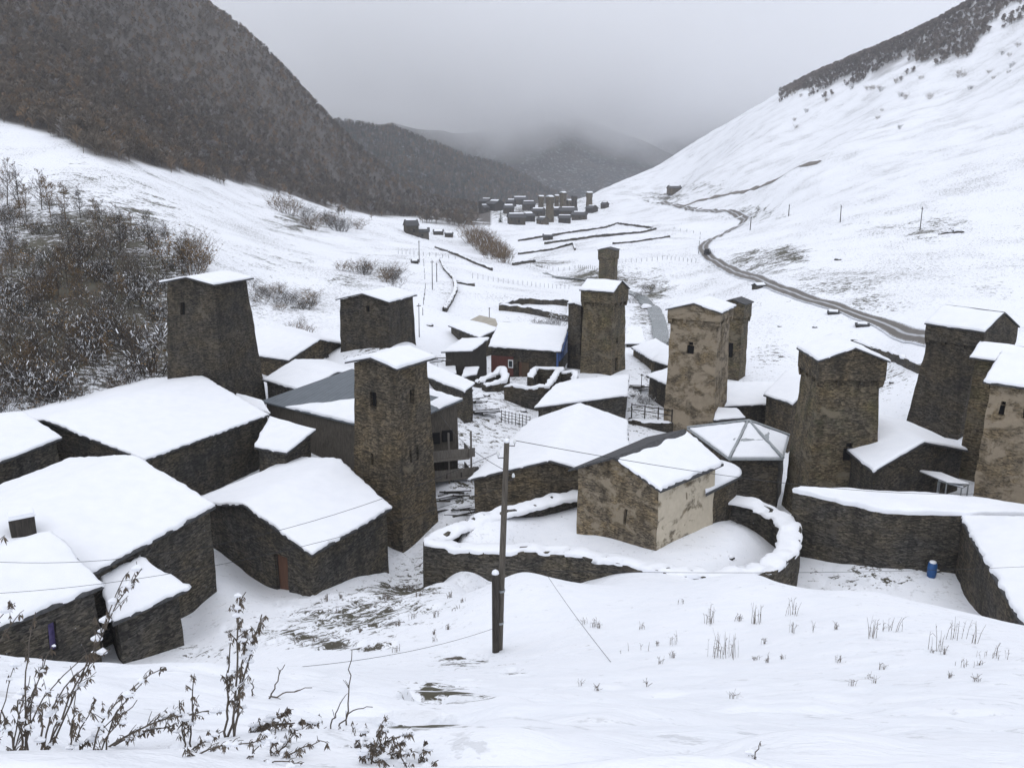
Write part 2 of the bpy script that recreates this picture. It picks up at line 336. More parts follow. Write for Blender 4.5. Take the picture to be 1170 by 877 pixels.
def polyline_dist(px, py, line):
    d = np.full(px.shape, 1e9)
    for (x0, y0), (x1, y1) in zip(line[:-1], line[1:]):
        L2 = (x1 - x0) ** 2 + (y1 - y0) ** 2 + 1e-9; t = np.clip(((px - x0) * (x1 - x0) + (py - y0) * (y1 - y0)) / L2, 0, 1)
        d = np.minimum(d, np.hypot(px - x0 - t * (x1 - x0), py - y0 - t * (y1 - y0)))
    return d
FOREST_LOW = [(-400, 60), (-150, 105), (0, 138), (60, 160), (110, 178), (190, 192), (260, 205), (330, 222), (400, 240), (450, 246), (510, 252), (700, 260)]
def build_terrain():
    nt_, nd = 1000, 760
    tt = np.linspace(-1.25, 1.25, nt_); y0 = -6.0
    yy = np.concatenate([np.linspace(-6, 1.5, 30)[:-1], np.exp(np.linspace(math.log(1.5), math.log(7000), nd - 29))])
    Y, T = np.meshgrid(yy, tt, indexing='ij'); X = (Y + 9) * T * .985
    Z = H(X, Y)
    PXX, PYY = proj(X, np.maximum(Y, .5), Z)
    rock = np.zeros_like(X); forest = np.zeros_like(X)
    low = np.interp(PXX, [p[0] for p in FOREST_LOW], [p[1] for p in FOREST_LOW])
    far = Y > 180
    wob = fbm(X / 30, Y / 30, o=3, s=40) * 9
    forest = np.where(far & (PXX < 560), smooth(-3, 3, low + wob - PYY), 0)
    # bare shrub slopes on the right-hand ridge
    top = np.interp(PXX, [850, 900, 960, 1000, 1050, 1100, 1140, 1160, 1300], [96, 103, 96, 84, 72, 60, 20, 10, 0])
    forest = np.maximum(forest, np.where((Y > 450) & (PXX > 890), smooth(-3, 4, top + wob * 1.6 - PYY) * .55, 0))
    blobs = [(100, 335, 130, 115, .78), (30, 400, 110, 70, .78), (190, 400, 50, 60, .6), (340, 345, 60, 22, .4), (345, 255, 55, 18, .45), (430, 310, 40, 20, .35), (290, 340, 30, 35, .4), (400, 318, 30, 15, .4),
             (870, 300, 60, 22, .46), (960, 325, 90, 22, .40), (900, 290, 30, 14, .5), (1060, 260, 110, 22, .32), (1000, 345, 60, 18, .38), (1130, 330, 40, 20, .3), (860, 240, 40, 8, .42), (745, 330, 35, 26, .42), (735, 360, 22, 30, .42), (850, 345, 30, 14, .3), (690, 318, 60, 14, .55), (620, 300, 40, 10, .4), (755, 400, 18, 40, .5),
             (860, 245, 50, 12, .35), (800, 215, 50, 12, .35), (900, 180, 90, 45, .14), (760, 226, 40, 9, .45), (1000, 430, 50, 30, .36), (880, 405, 30, 22, .35), (612, 243, 60, 12, .52), (620, 232, 90, 12, .4), (1150, 150, 60, 30, .2), (780, 300, 40, 30, .16),
             (560, 240, 40, 14, .4), (500, 340, 60, 20, .2), (430, 270, 80, 30, .2), (200, 230, 180, 30, .22), (300, 300, 80, 40, .3), (950, 250, 200, 60, .08), (1080, 170, 100, 70, .06), (900, 210, 80, 40, .15), (1050, 330, 120, 50, .2), (1000, 430, 60, 30, .3), (700, 320, 120, 30, .2), (150, 205, 120, 14, .25), (340, 235, 60, 12, .34)]
    for bx, by, rx, ry, s in blobs:
        rock = np.maximum(rock, np.where(Y > 55, s * np.exp(-(((PXX - bx) / rx) ** 2 + ((PYY - by) / ry) ** 2) * .8), 0))
    # stony broken turf on the near bank, left of the pole
    nb = [(400, 705, 80, 18, .52), (345, 725, 60, 13, .5), (455, 672, 55, 11, .56), (500, 790, 50, 13, .48), (478, 824, 40, 8, .6), (530, 755, 45, 8, .44), (430, 690, 80, 18, .42), (380, 735, 30, 7, .58), (415, 738, 30, 5, .6), (60, 862, 40, 12, .4), (200, 858, 70, 8, .42), (330, 852, 60, 7, .4), (585, 768, 22, 4, .35), (230, 745, 40, 8, .4), (300, 720, 60, 10, .3)]
    for bx, by, rx, ry, s in nb:
        rock = np.maximum(rock, np.where((Y <= 58) & (Y > 3), s * np.exp(-(((PXX - bx) / rx) ** 2 + ((PYY - by) / ry) ** 2) * .8), 0))
    yard = [(540, 480, 60, 50), (1000, 660, 80, 20), (530, 560, 30, 60), (740, 470, 40, 30), (760, 420, 40, 40), (480, 650, 40, 20), (600, 450, 60, 30), (520, 420, 40, 20), (840, 560, 30, 30), (430, 400, 40, 20)]
    for bx, by, rx, ry in yard:
        rock = np.maximum(rock, np.where((Y > 38) & (Y < 120), .36 * np.exp(-(((PXX - bx) / rx) ** 2 + ((PYY - by) / ry) ** 2) * .8), 0))
    near_rock = np.where(Y < 58, rock, 0)
    n = fbm(X * .9, Y * .45 + X * .3, Z * 2.2, o=4, s=60)
    Z = Z - .20 * smooth(.0, .3, n + near_rock * 1.2 - .32) * (Y < 60) * (near_rock > .1)
    slope_n = fbm(X / 14, Y / 7, Z / 5, o=4, s=31)
    V = np.stack([X, Y, Z], -1).reshape(-1, 3)
    t = NT('snowy_ground', .8); P = t.tc.outputs['Object']
    geo = t.node('ShaderNodeNewGeometry')
    a_rock = t.attr('rock').outputs['Fac']; a_for = t.attr('forest').outputs['Fac']; a_d = t.attr('far').outputs['Fac']
    nA = t.noise(t.mapping((1, 1.0, 2.6)), .11, 7, .66, .5).outputs['Fac']
    nB = t.noise(t.mapping((1.0, 1.6, 3.0)), .9, 6, .66, .6).outputs['Fac']
    nC = t.noise(t.mapping((1, 1.2, 3)), 5.5, 4, .6, .3).outputs['Fac']
    mixn = t.mix(a_d, t.math('ADD', t.math('MULTIPLY', nB, .68), t.math('MULTIPLY', nC, .32)), t.math('ADD', t.math('MULTIPLY', nA, .5), t.math('MULTIPLY', nB, .5)))
    fac = t.ramp(t.math('ADD', mixn, t.math('MULTIPLY', a_rock, .42)), ((.655, 0), (.70, 1)))
    dirt = t.mix(nC, (.035, .031, .026), (.115, .10, .08)); dirt = t.mix(t.ramp(nA, ((.4, 0), (.6, .5))), dirt, (.085, .085, .05))
    sn = t.mix(t.ramp(nB, ((.3, 0), (.7, 1))), (.81, .835, .88), (.86, .875, .91))
    spk = t.noise(t.mapping((1, 1.0, 2.2)), 2.1, 5, .72, .2).outputs['Fac']; pat = t.noise(t.mapping((1, 1, 1)), .045, 4, .6).outputs['Fac']
    spk = t.ramp(t.math('ADD', spk, t.math('MULTIPLY', t.ramp(pat, ((.35, 0), (.65, 1))), .13)), ((.64, 0), (.69, .85)))
    tips = t.ramp(t.noise(t.mapping((1, 1, 1.5)), 6.5, 3, .7).outputs['Fac'], ((.70, 0), (.73, .7))); tips = t.math('MULTIPLY', tips, t.ramp(t.noise(t.mapping((1, 1, 1)), .22, 3, .6).outputs['Fac'], ((.48, 0), (.62, 1))))
    spk = t.math('MAXIMUM', t.math('MULTIPLY', spk, t.math('ADD', .25, t.math('MULTIPLY', a_d, .75))), tips)
    fac = t.math('MAXIMUM', fac, spk)
    col = t.mix(fac, sn, dirt)
    duff = t.mix(t.ramp(nB, ((.38, 0), (.62, 1))), (.055, .045, .036), (.12, .105, .092))
    duff = t.mix(t.ramp(nC, ((.6, 0), (.68, .75))), duff, (.62, .65, .7))
    col = t.mix(a_for, col, duff); t.color(col)
    t.bump(t.math('ADD', t.math('MULTIPLY', nC, .35), t.math('SUBTRACT', nB, t.math('MULTIPLY', fac, .3))), .4, .15)
    o = np_mesh('ground', V, gridfaces(*X.shape), t.mat, {'rock': rock.ravel(), 'forest': forest.ravel(), 'far': smooth(90, 220, Y).ravel()}, smooth=True)
    # flip if needed so that normals look up
    o.data.flip_normals() if o.data.polygons[nt_ * 300].normal.z < 0 else None
    tag(o, kind='structure'); return o
ground = build_terrain()

# distant hills beyond the valley
def ridge(name, crest, depth_front, depth_back, zlow, seed, mat, rough=30, nu=420, nv=60):
    """crest: (px, py, D) along the skyline; a real solid hill with a front and a back slope"""
    C_ = np.array([tuple(PD(*c)) for c in crest]); s = np.linspace(0, len(crest) - 1, nu); i = np.clip(s.astype(int), 0, len(crest) - 2); f = s - i; f = f * f * (3 - 2 * f) * .4 + f * .6
    c = C_[i] * (1 - f)[:, None] + C_[i + 1] * f[:, None]
    v = np.linspace(-1, 1, nv)
    X = np.empty((nu, nv)); Y = X.copy(); Z = X.copy()
    for j, k in enumerate(v):
        dy = -depth_front * -k if k < 0 else depth_back * k
        X[:, j] = c[:, 0] * (1 + dy / c[:, 1] * .6); Y[:, j] = c[:, 1] + dy
        w = 1 - abs(k) ** 1.15
        Z[:, j] = zlow + (c[:, 2] - zlow) * w
    Z += fbm(X / (rough * 7), Y / (rough * 7), o=5, s=seed) * rough * (1 - np.abs(v))[None, :] ** .5
    o = np_mesh(name, np.stack([X, Y, Z], -1).reshape(-1, 3), gridfaces(nu, nv), mat, smooth=True)
    return tag(o, kind='structure'), c
t = NT('wooded_hillside', .95)
nz = t.noise(t.mapping((1, 1, 1)), .02, 8, .7).outputs['Fac']; nz2 = t.noise(t.mapping((1, 1, .3)), .12, 4, .6).outputs['Fac']
t.color(t.mix(t.ramp(nz2, ((.55, 0), (.68, .5))), t.mix(t.ramp(nz, ((.35, 0), (.65, 1))), (.022, .028, .024), (.075, .06, .045)), (.45, .48, .52)))
M['far_wood'] = t.mat
hillA, crestA = ridge('forested_hill', [(180, 150, 1500), (300, 150, 1500), (385, 143, 1500), (450, 150, 1550), (510, 172, 1600), (560, 190, 1700), (600, 206, 1750), (650, 230, 1800), (720, 262, 1800)], 560, 500, -60, 11, M['far_wood'], 14)
hillB, crestB = ridge('distant_mountain', [(250, 150, 3000), (400, 142, 2900), (480, 158, 2700), (560, 150, 2800), (630, 112, 3000), (700, 150, 2900), (780, 180, 2800), (860, 190, 2800), (950, 200, 2800)], 1100, 900, -150, 12, M['far_wood'], 50)
hillC, crestC = ridge('distant_mountain', [(200, 60, 4800), (400, 90, 4700), (600, 60, 4800), (760, 90, 4700), (900, 110, 4700), (1000, 120, 4700)], 1700, 900, -200, 13, M['far_wood'], 90)

# road, river
def ribbon(name, line, w0, w1, mat, lift=.12, steps=160, d0=60, sink=0):
    P = [G(px, py, d0) for px, py in line]
    # resample
    L = [0]
    for a, b in zip(P[:-1], P[1:]): L.append(L[-1] + (b - a).length)
    s = np.linspace(0, L[-1], steps); xs = np.interp(s, L, [p.x for p in P]); ys = np.interp(s, L, [p.y for p in P])
    for _ in range(3):
        xs[1:-1] = (xs[:-2] + xs[1:-1] * 2 + xs[2:]) / 4; ys[1:-1] = (ys[:-2] + ys[1:-1] * 2 + ys[2:]) / 4
    dx = np.gradient(xs); dy = np.gradient(ys); n = np.hypot(dx, dy) + 1e-9; nx, ny = -dy / n, dx / n
    w = np.interp(s, [0, L[-1]], [w0, w1]) * (1 + .12 * fbm(s / 9, s * 0, o=2, s=5)); K_ = np.linspace(-1, 1, 9)
    X = xs[:, None] + nx[:, None] * w[:, None] / 2 * K_; Y = ys[:, None] + ny[:, None] * w[:, None] / 2 * K_
    Z = H(X, Y) + lift
    if sink: Z = Z.min(axis=1, keepdims=True) + lift + 0 * X
    acr = np.repeat(K_[None], len(s), 0).ravel()
    o = np_mesh(name, np.stack([X, Y, Z], -1).reshape(-1, 3), gridfaces(steps, 9), mat, {'across': acr}, smooth=True)
    if o.data.polygons[10].normal.z < 0: o.data.flip_normals()
    return tag(o, kind='structure')
t = NT('slushy_gravel_road', .6)
ac = t.attr('across').outputs['Fac']; aa = t.math('ABSOLUTE', ac); nn = t.noise(t.tc.outputs['Object'], .5, 6, .7).outputs['Fac']; n3 = t.noise(t.tc.outputs['Object'], 3.5, 4, .7).outputs['Fac']
mud = t.mix(nn, (.075, .066, .057), (.18, .165, .148))
edge_ = t.ramp(t.math('ADD', aa, t.math('MULTIPLY', t.math('SUBTRACT', n3, .5), .7)), ((.72, 0), (.95, 1))); mid_ = t.ramp(t.math('ADD', aa, t.math('MULTIPLY', nn, .22)), ((.16, .75), (.3, 0)))
t.color(t.mix(t.math('MAXIMUM', edge_, t.math('MULTIPLY', mid_, .7)), mud, (.7, .73, .78))); M['road'] = t.mat
ROAD = [(1085, 397), (1055, 385), (1010, 369), (960, 353), (915, 339), (880, 326), (850, 314), (825, 303), (808, 292), (803, 284), (812, 274), (832, 264), (847, 257), (852, 250), (842, 245), (815, 241), (785, 237), (760, 233), (738, 229)]
ribbon('road', ROAD, 3.2, 6.5, M['road'], .16, 420)
ribbon('path', [(775, 237), (800, 229), (840, 220), (880, 209), (936, 186)], 5.0, 4.0, M['mud'], .3, 120, 200)
t = NT('river_water', .25); nn = t.noise(t.mapping((1, 1, 1)), .6, 5, .6).outputs['Fac']
t.color(t.mix(nn, (.09, .105, .10), (.20, .22, .22))); t.bump(nn, .3, .1)
ribbon('river', [(752, 432), (757, 400), (753, 372), (748, 355), (735, 342), (700, 328), (660, 318), (620, 312)], 2.6, 3.6, t.mat, .2, 80, 90, sink=1)

# ---------------------------------------------------------------- masonry, roofs and snow caps
def jit(p, a=.05, k=.9):
    q = Vector(p) * k
    return Vector((mnoise.noise(q + Vector((3.1, 0, 0))), mnoise.noise(q + Vector((0, 7.7, 0))), mnoise.noise(q + Vector((0, 0, 5.3))) * .5)) * a
def wall_face(mb, p0, p1, z0, ztop, step=.7, holes=(), taper=None, amp=.09, inward=None, depth=.3):
    """masonry face from p0 to p1 (2d), bottom z0, top ztop(s); real recesses where holes = (s0, s1, z0, z1).
    taper(p, z) -> p moves a point with height."""
    p0 = Vector((p0[0], p0[1], 0)); p1 = Vector((p1[0], p1[1], 0)); L = (p1 - p0).length
    zt = ztop if callable(ztop) else (lambda s, c=ztop: c)
    us = set(i / max(1, round(L / step)) for i in range(max(1, round(L / step)) + 1)); zmin = min(zt(s) for s in (0, 1))
    zs = set(z0 + (zmin - z0) * i / max(1, round((zmin - z0) / step)) for i in range(max(1, round((zmin - z0) / step)) + 1))
    for a, b, c, d in holes:
        us = {u for u in us if abs(u - a) > .02 and abs(u - b) > .02 or u in (0, 1)} | {a, b}
        zs = {z for z in zs if (abs(z - c) > .1 and abs(z - d) > .1) or z in (z0, zmin)} | {c, d}
    us = sorted(us); zs = sorted(zs); has_top = max(zt(u) for u in us) > zmin + .01
    rows = zs + ([None] if has_top else [])
    nrm = (p1 - p0).normalized().cross(Vector((0, 0, 1)))          # outward for counter-clockwise walls
    def P(u, z):
        p = p0.lerp(p1, u); p.z = zt(u) if z is None else z
        if taper: p = taper(p)
        return p + jit(p, amp)
    V = [P(u, z) for z in rows for u in us]; n = len(us); Fc = []; 
    def inhole(i, j):
        if j + 1 >= len(zs): return False
        um = (us[i] + us[i + 1]) / 2; zm = (rows[j] + rows[j + 1]) / 2
        return any(a < um < b and c < zm < d for a, b, c, d in holes)
    for j in range(len(rows) - 1):
        for i in range(n - 1):
            if not inhole(i, j): Fc.append((j * n + i, j * n + i + 1, (j + 1) * n + i + 1, (j + 1) * n + i))
    mb.add(V, Fc)
    panes = []
    for a, b, c, d in holes:
        q = [P(a, c), P(b, c), P(b, d), P(a, d)]; r = [x - nrm * depth for x in q]
        mb.add(q + r, [(0, 1, 5, 4), (1, 2, 6, 5), (2, 3, 7, 6), (3, 0, 4, 7)]); panes.append([x - nrm * (depth - .03) for x in q])
    return panes
def pane(parent, name, q, mat, frame=None):
    mb = MB(); n = (q[1] - q[0]).cross(q[3] - q[0]).normalized(); b = [x - n * .05 for x in q]
    mb.add(list(q) + b, [(0, 1, 2, 3), (5, 4, 7, 6), (0, 4, 5, 1), (1, 5, 6, 2), (2, 6, 7, 3), (3, 7, 4, 0)]); o = mb.build(name, mat, parent)
    if frame:
        fb = MB(); c = sum(q, Vector()) / 4
        for i in range(4): fb.tube([q[i] + n * .05, q[(i + 1) % 4] + n * .05], .045, 4)
        if name == 'window': fb.tube([(q[0] + q[1]) / 2 + n * .05, (q[2] + q[3]) / 2 + n * .05], .03, 4)
        fb.build('frame', frame, o)
    return o
def cuts(L, e=(.03, .16, .4), step=.5):
    k = [0] + [x / L for x in e if x / L < .4]; n = max(1, int(L * (1 - 2 * k[-1]) / step)); m = [k[-1] + (1 - 2 * k[-1]) * i / n for i in range(1, n)]
    return k + m + [1 - x for x in reversed(k)]
def snow_strip(name, rows, mat, parent, thick=.17, mask=None, seed=0, edge=.10, loc=Vector()):
    """rows: polylines across the roof given as functions of u: rows = [fn0(u), fn1(u), ...] eave .. ridge .. eave.
    The snow is a closed lump lying on the sheet: rounded, ragged rim, uneven top."""
    L = (rows[0](1) - rows[0](0)).length; W = sum((rows[i + 1](.5) - rows[i](.5)).length for i in range(len(rows) - 1))
    st_ = .28 if edge > .11 else .5; us = cuts(L, step=st_); vs = cuts(W, step=st_); nr = len(rows) - 1; seg = [(rows[i + 1](.5) - rows[i](.5)).length / W for i in range(nr)]; acc = [sum(seg[:i]) for i in range(nr + 1)]
    def P(u, v):
        i = 0
        while i < nr - 1 and v > acc[i + 1]: i += 1
        f = (v - acc[i]) / seg[i]; return rows[i](u).lerp(rows[i + 1](u), max(0, min(1, f)))
    V = []; nu, nv = len(us), len(vs); hh = {0: -.05, 1: thick * .66, 2: thick * .97}
    c = P(.5, .5)
    for i, u in enumerate(us):
        for j, v in enumerate(vs):
            p = P(u, v); k = min(i, nu - 1 - i, j, nv - 1 - j); w = p + loc; q = Vector((w.x * 1.1 + seed, w.y * 1.1, w.z * 1.1))
            h = hh.get(k, thick) * (1 + .38 * mnoise.noise(q * .4)) + (mnoise.noise(q * 1.7) * .035 if k > 0 else 0)
            # soften the ridge
            for a in acc[1:-1]: h -= .10 * max(0, 1 - abs(v - a) * W / .9) if k > 1 else 0
            if mask is not None:
                m = mask(u, v) + mnoise.noise(q * .8) * .05; m = max(0, min(1, m * 6 + .5)); h = -.08 + (h + .08) * m
            if k <= 3:
                out = Vector((0, 0, 0))
                n1 = mnoise.noise(q * 1.3) * edge + mnoise.noise(q * 2.9) * edge * .8 + mnoise.noise(q * 5.3) * edge * .5
                fade = {0: 1, 1: 1.15, 2: .9, 3: .5}[k]
                if min(i, nu - 1 - i) == k: out += (P(1, v) - P(0, v)).normalized() * (1 if i > nu / 2 else -1)
                if min(j, nv - 1 - j) == k: out += (P(u, 1) - P(u, 0)).normalized() * (1 if j > nv / 2 else -1)
                p = p + out * (n1 * fade - (.05 if k == 0 else 0))
            V.append((p.x, p.y, p.z + h))
    V = np.array(V); Fq = gridfaces(nu, nv)
    # base sheet so that the lump is closed
    B = V.copy(); 
    o = np_mesh(name, V, Fq, mat, smooth=True); me = o.data
    if me.polygons[len(me.polygons) // 2].normal.z < 0: me.flip_normals()
    if parent: o.parent = parent
    return o
def roof_sheet(name, rows, mat, parent, th=.14, n=8, lift=0.0):
    """a thick bent sheet over the same rows"""
    mb = MB(); m = len(rows); V = []
    for s in (0, 1):
        for i in range(n + 1):
            for r in rows:
                p = r(i / n); V.append(p + Vector((0, 0, lift - th * s)) + jit(p, .05, .5))
    K = (n + 1) * m; Fc = []
    for i in range(n):
        for j in range(m - 1):
            a = i * m + j; Fc += [(a, a + m, a + m + 1, a + 1), (K + a, K + a + 1, K + a + m + 1, K + a + m)]
        a = i * m; Fc.append((a, K + a, K + a + m, a + m)); a = i * m + m - 1; Fc.append((a, a + m, K + a + m, K + a))
    for j in range(m - 1):
        Fc.append((j, j + 1, K + j + 1, K + j)); a = n * m + j; Fc.append((a, K + a, K + a + 1, a + 1))
    mb.add(V, Fc); o = mb.build(name, mat, parent); me = o.data
    return o
def lerp_fn(a, b): return lambda u: a.lerp(b, u)

def house(name, label, a, b, rb, ra, ze, zr, zb, group='stone houses of the village', stone='stone_dark', over=.35, thick=.17, roofmat='slate', holes=None, mask=None, mono=False, doors=(), cat='house', snow=True, edge=.10, halfk=1.0, facemats=None):
    """eave corners a, b and ridge ends rb, ra are surveyed photo pixels, read at the heights ze and zr."""
    A, B = PZ(*a, ze), PZ(*b, ze); RB = PZ(*rb, zr); RA = PZ(*ra, zr) if ra else Vector((RB.x + A.x - B.x, RB.y + A.y - B.y, zr))
    org = Vector(((A.x + B.x) / 2, (A.y + B.y) / 2, zb)); t = thing(name, label, cat, org, 0, group)
    A, B, RA, RB = [p - org for p in (A, B, RA, RB)]
    if mono: A2, B2 = RA.copy(), RB.copy()
    else:
        A2 = RA * 2 - A; B2 = RB * 2 - B; A2 = RA.lerp(A2, halfk); B2 = RB.lerp(B2, halfk); A2.z = RA.z + (A.z - RA.z) * halfk; B2.z = RB.z + (B.z - RB.z) * halfk
    c = (A + B + A2 + B2) / 4; c.z = 0
    rows = [lerp_fn(A, B), lerp_fn(RA, RB)] + ([] if mono else [lerp_fn(A2, B2)])
    # walls stand inside the roof outline
    ed = (B - A); ed.z = 0; el = ed.length; fu = over / el; cr = (A2 - A); cr.z = 0; wl = cr.length; fv = over / wl
    def Q(u, v): return (A.lerp(B, u)).lerp(A2.lerp(B2, u), v)
    def prof(u, v):
        fr = (RA - A).length / ((RA - A).length + (A2 - RA).length + 1e-6) if not mono else 1
        e0 = A.lerp(B, u).z; r = RA.lerp(RB, u).z; e1 = A2.lerp(B2, u).z
        z = e0 + (r - e0) * v / fr if v <= fr else r + (e1 - r) * (v - fr) / (1 - fr)
        return z - .16
    cn = [Q(fu, fv), Q(1 - fu, fv), Q(1 - fu, 1 - fv), Q(fu, 1 - fv)]; uv = [(fu, fv), (1 - fu, fv), (1 - fu, 1 - fv), (fu, 1 - fv)]
    ccw = (cn[1] - cn[0]).cross(cn[3] - cn[0]).z > 0
    mb = MB(); panes = []; H_ = holes or {}; main = mb
    for i in range(4):
        mb = MB() if facemats and i in facemats else main
        j = (i + 1) % 4; (u0, v0), (u1, v1) = uv[i], uv[j]
        def zt(s, u0=u0, v0=v0, u1=u1, v1=v1): return prof(u0 + (u1 - u0) * s, v0 + (v1 - v0) * s)
        # make sure the peak of a gable has its own vertex
        h = []
        for (s0, s1, z0, z1) in H_.get(i, ()): h.append((s0, s1, z0, z1))
        if ccw: ps = wall_face_peak(mb, cn[i], cn[j], -1.5, zt, h)
        else:
            h2 = [(1 - s1, 1 - s0, z0, z1) for s0, s1, z0, z1 in h]
            ps = wall_face_peak(mb, cn[j], cn[i], -1.5, lambda s, f=zt: f(1 - s), h2)
        panes += ps
        if mb is not main: mb.build('wall', M[facemats[i]], t)
    w = main.build('wall', M[stone], t)
    for k, q in enumerate(panes):
        low = min(p.z for p in q) < .25
        pane(t, 'door' if low else 'window', q, M['red_wood'] if low else M['void'], M['wood_dark'] if low else None)
    rf = roof_sheet('roof', rows, M[roofmat] if isinstance(roofmat, str) else roofmat, t)
    if snow: snow_strip('snow', rows, M['snow'], rf, thick, mask, seed=a[0] * .37, edge=edge, loc=org)
    t['_'] = 0; del t['_']
    t_info = dict(A=A, B=B, A2=A2, B2=B2, RA=RA, RB=RB, org=org, cn=cn, el=el, wl=wl)
    return t, t_info
def wall_face_peak(mb, p0, p1, z0, zt, holes):
    """split a gable at its peak so that the peak is a vertex"""
    ss = [i / 40 for i in range(41)]; zz = [zt(s) for s in ss]; k = max(range(41), key=lambda i: zz[i])
    if 0 < k < 40 and zz[k] > max(zz[0], zz[-1]) + .1:
        # refine
        a, b = ss[k - 1], ss[k + 1]
        for _ in range(30):
            m1, m2 = a + (b - a) / 3, b - (b - a) / 3
            if zt(m1) < zt(m2): a = m1
            else: b = m2
        s = (a + b) / 2; pm = Vector(p0).lerp(Vector(p1), s); ps = []
        ps += wall_face(mb, p0, pm, z0, lambda u: zt(u * s), holes=[(h[0] / s, h[1] / s, h[2], h[3]) for h in holes if h[1] < s])
        ps += wall_face(mb, pm, p1, z0, lambda u: zt(s + u * (1 - s)), holes=[((h[0] - s) / (1 - s), (h[1] - s) / (1 - s), h[2], h[3]) for h in holes if h[0] > s])
        return ps
    return wall_face(mb, p0, p1, z0, zt, holes=holes)

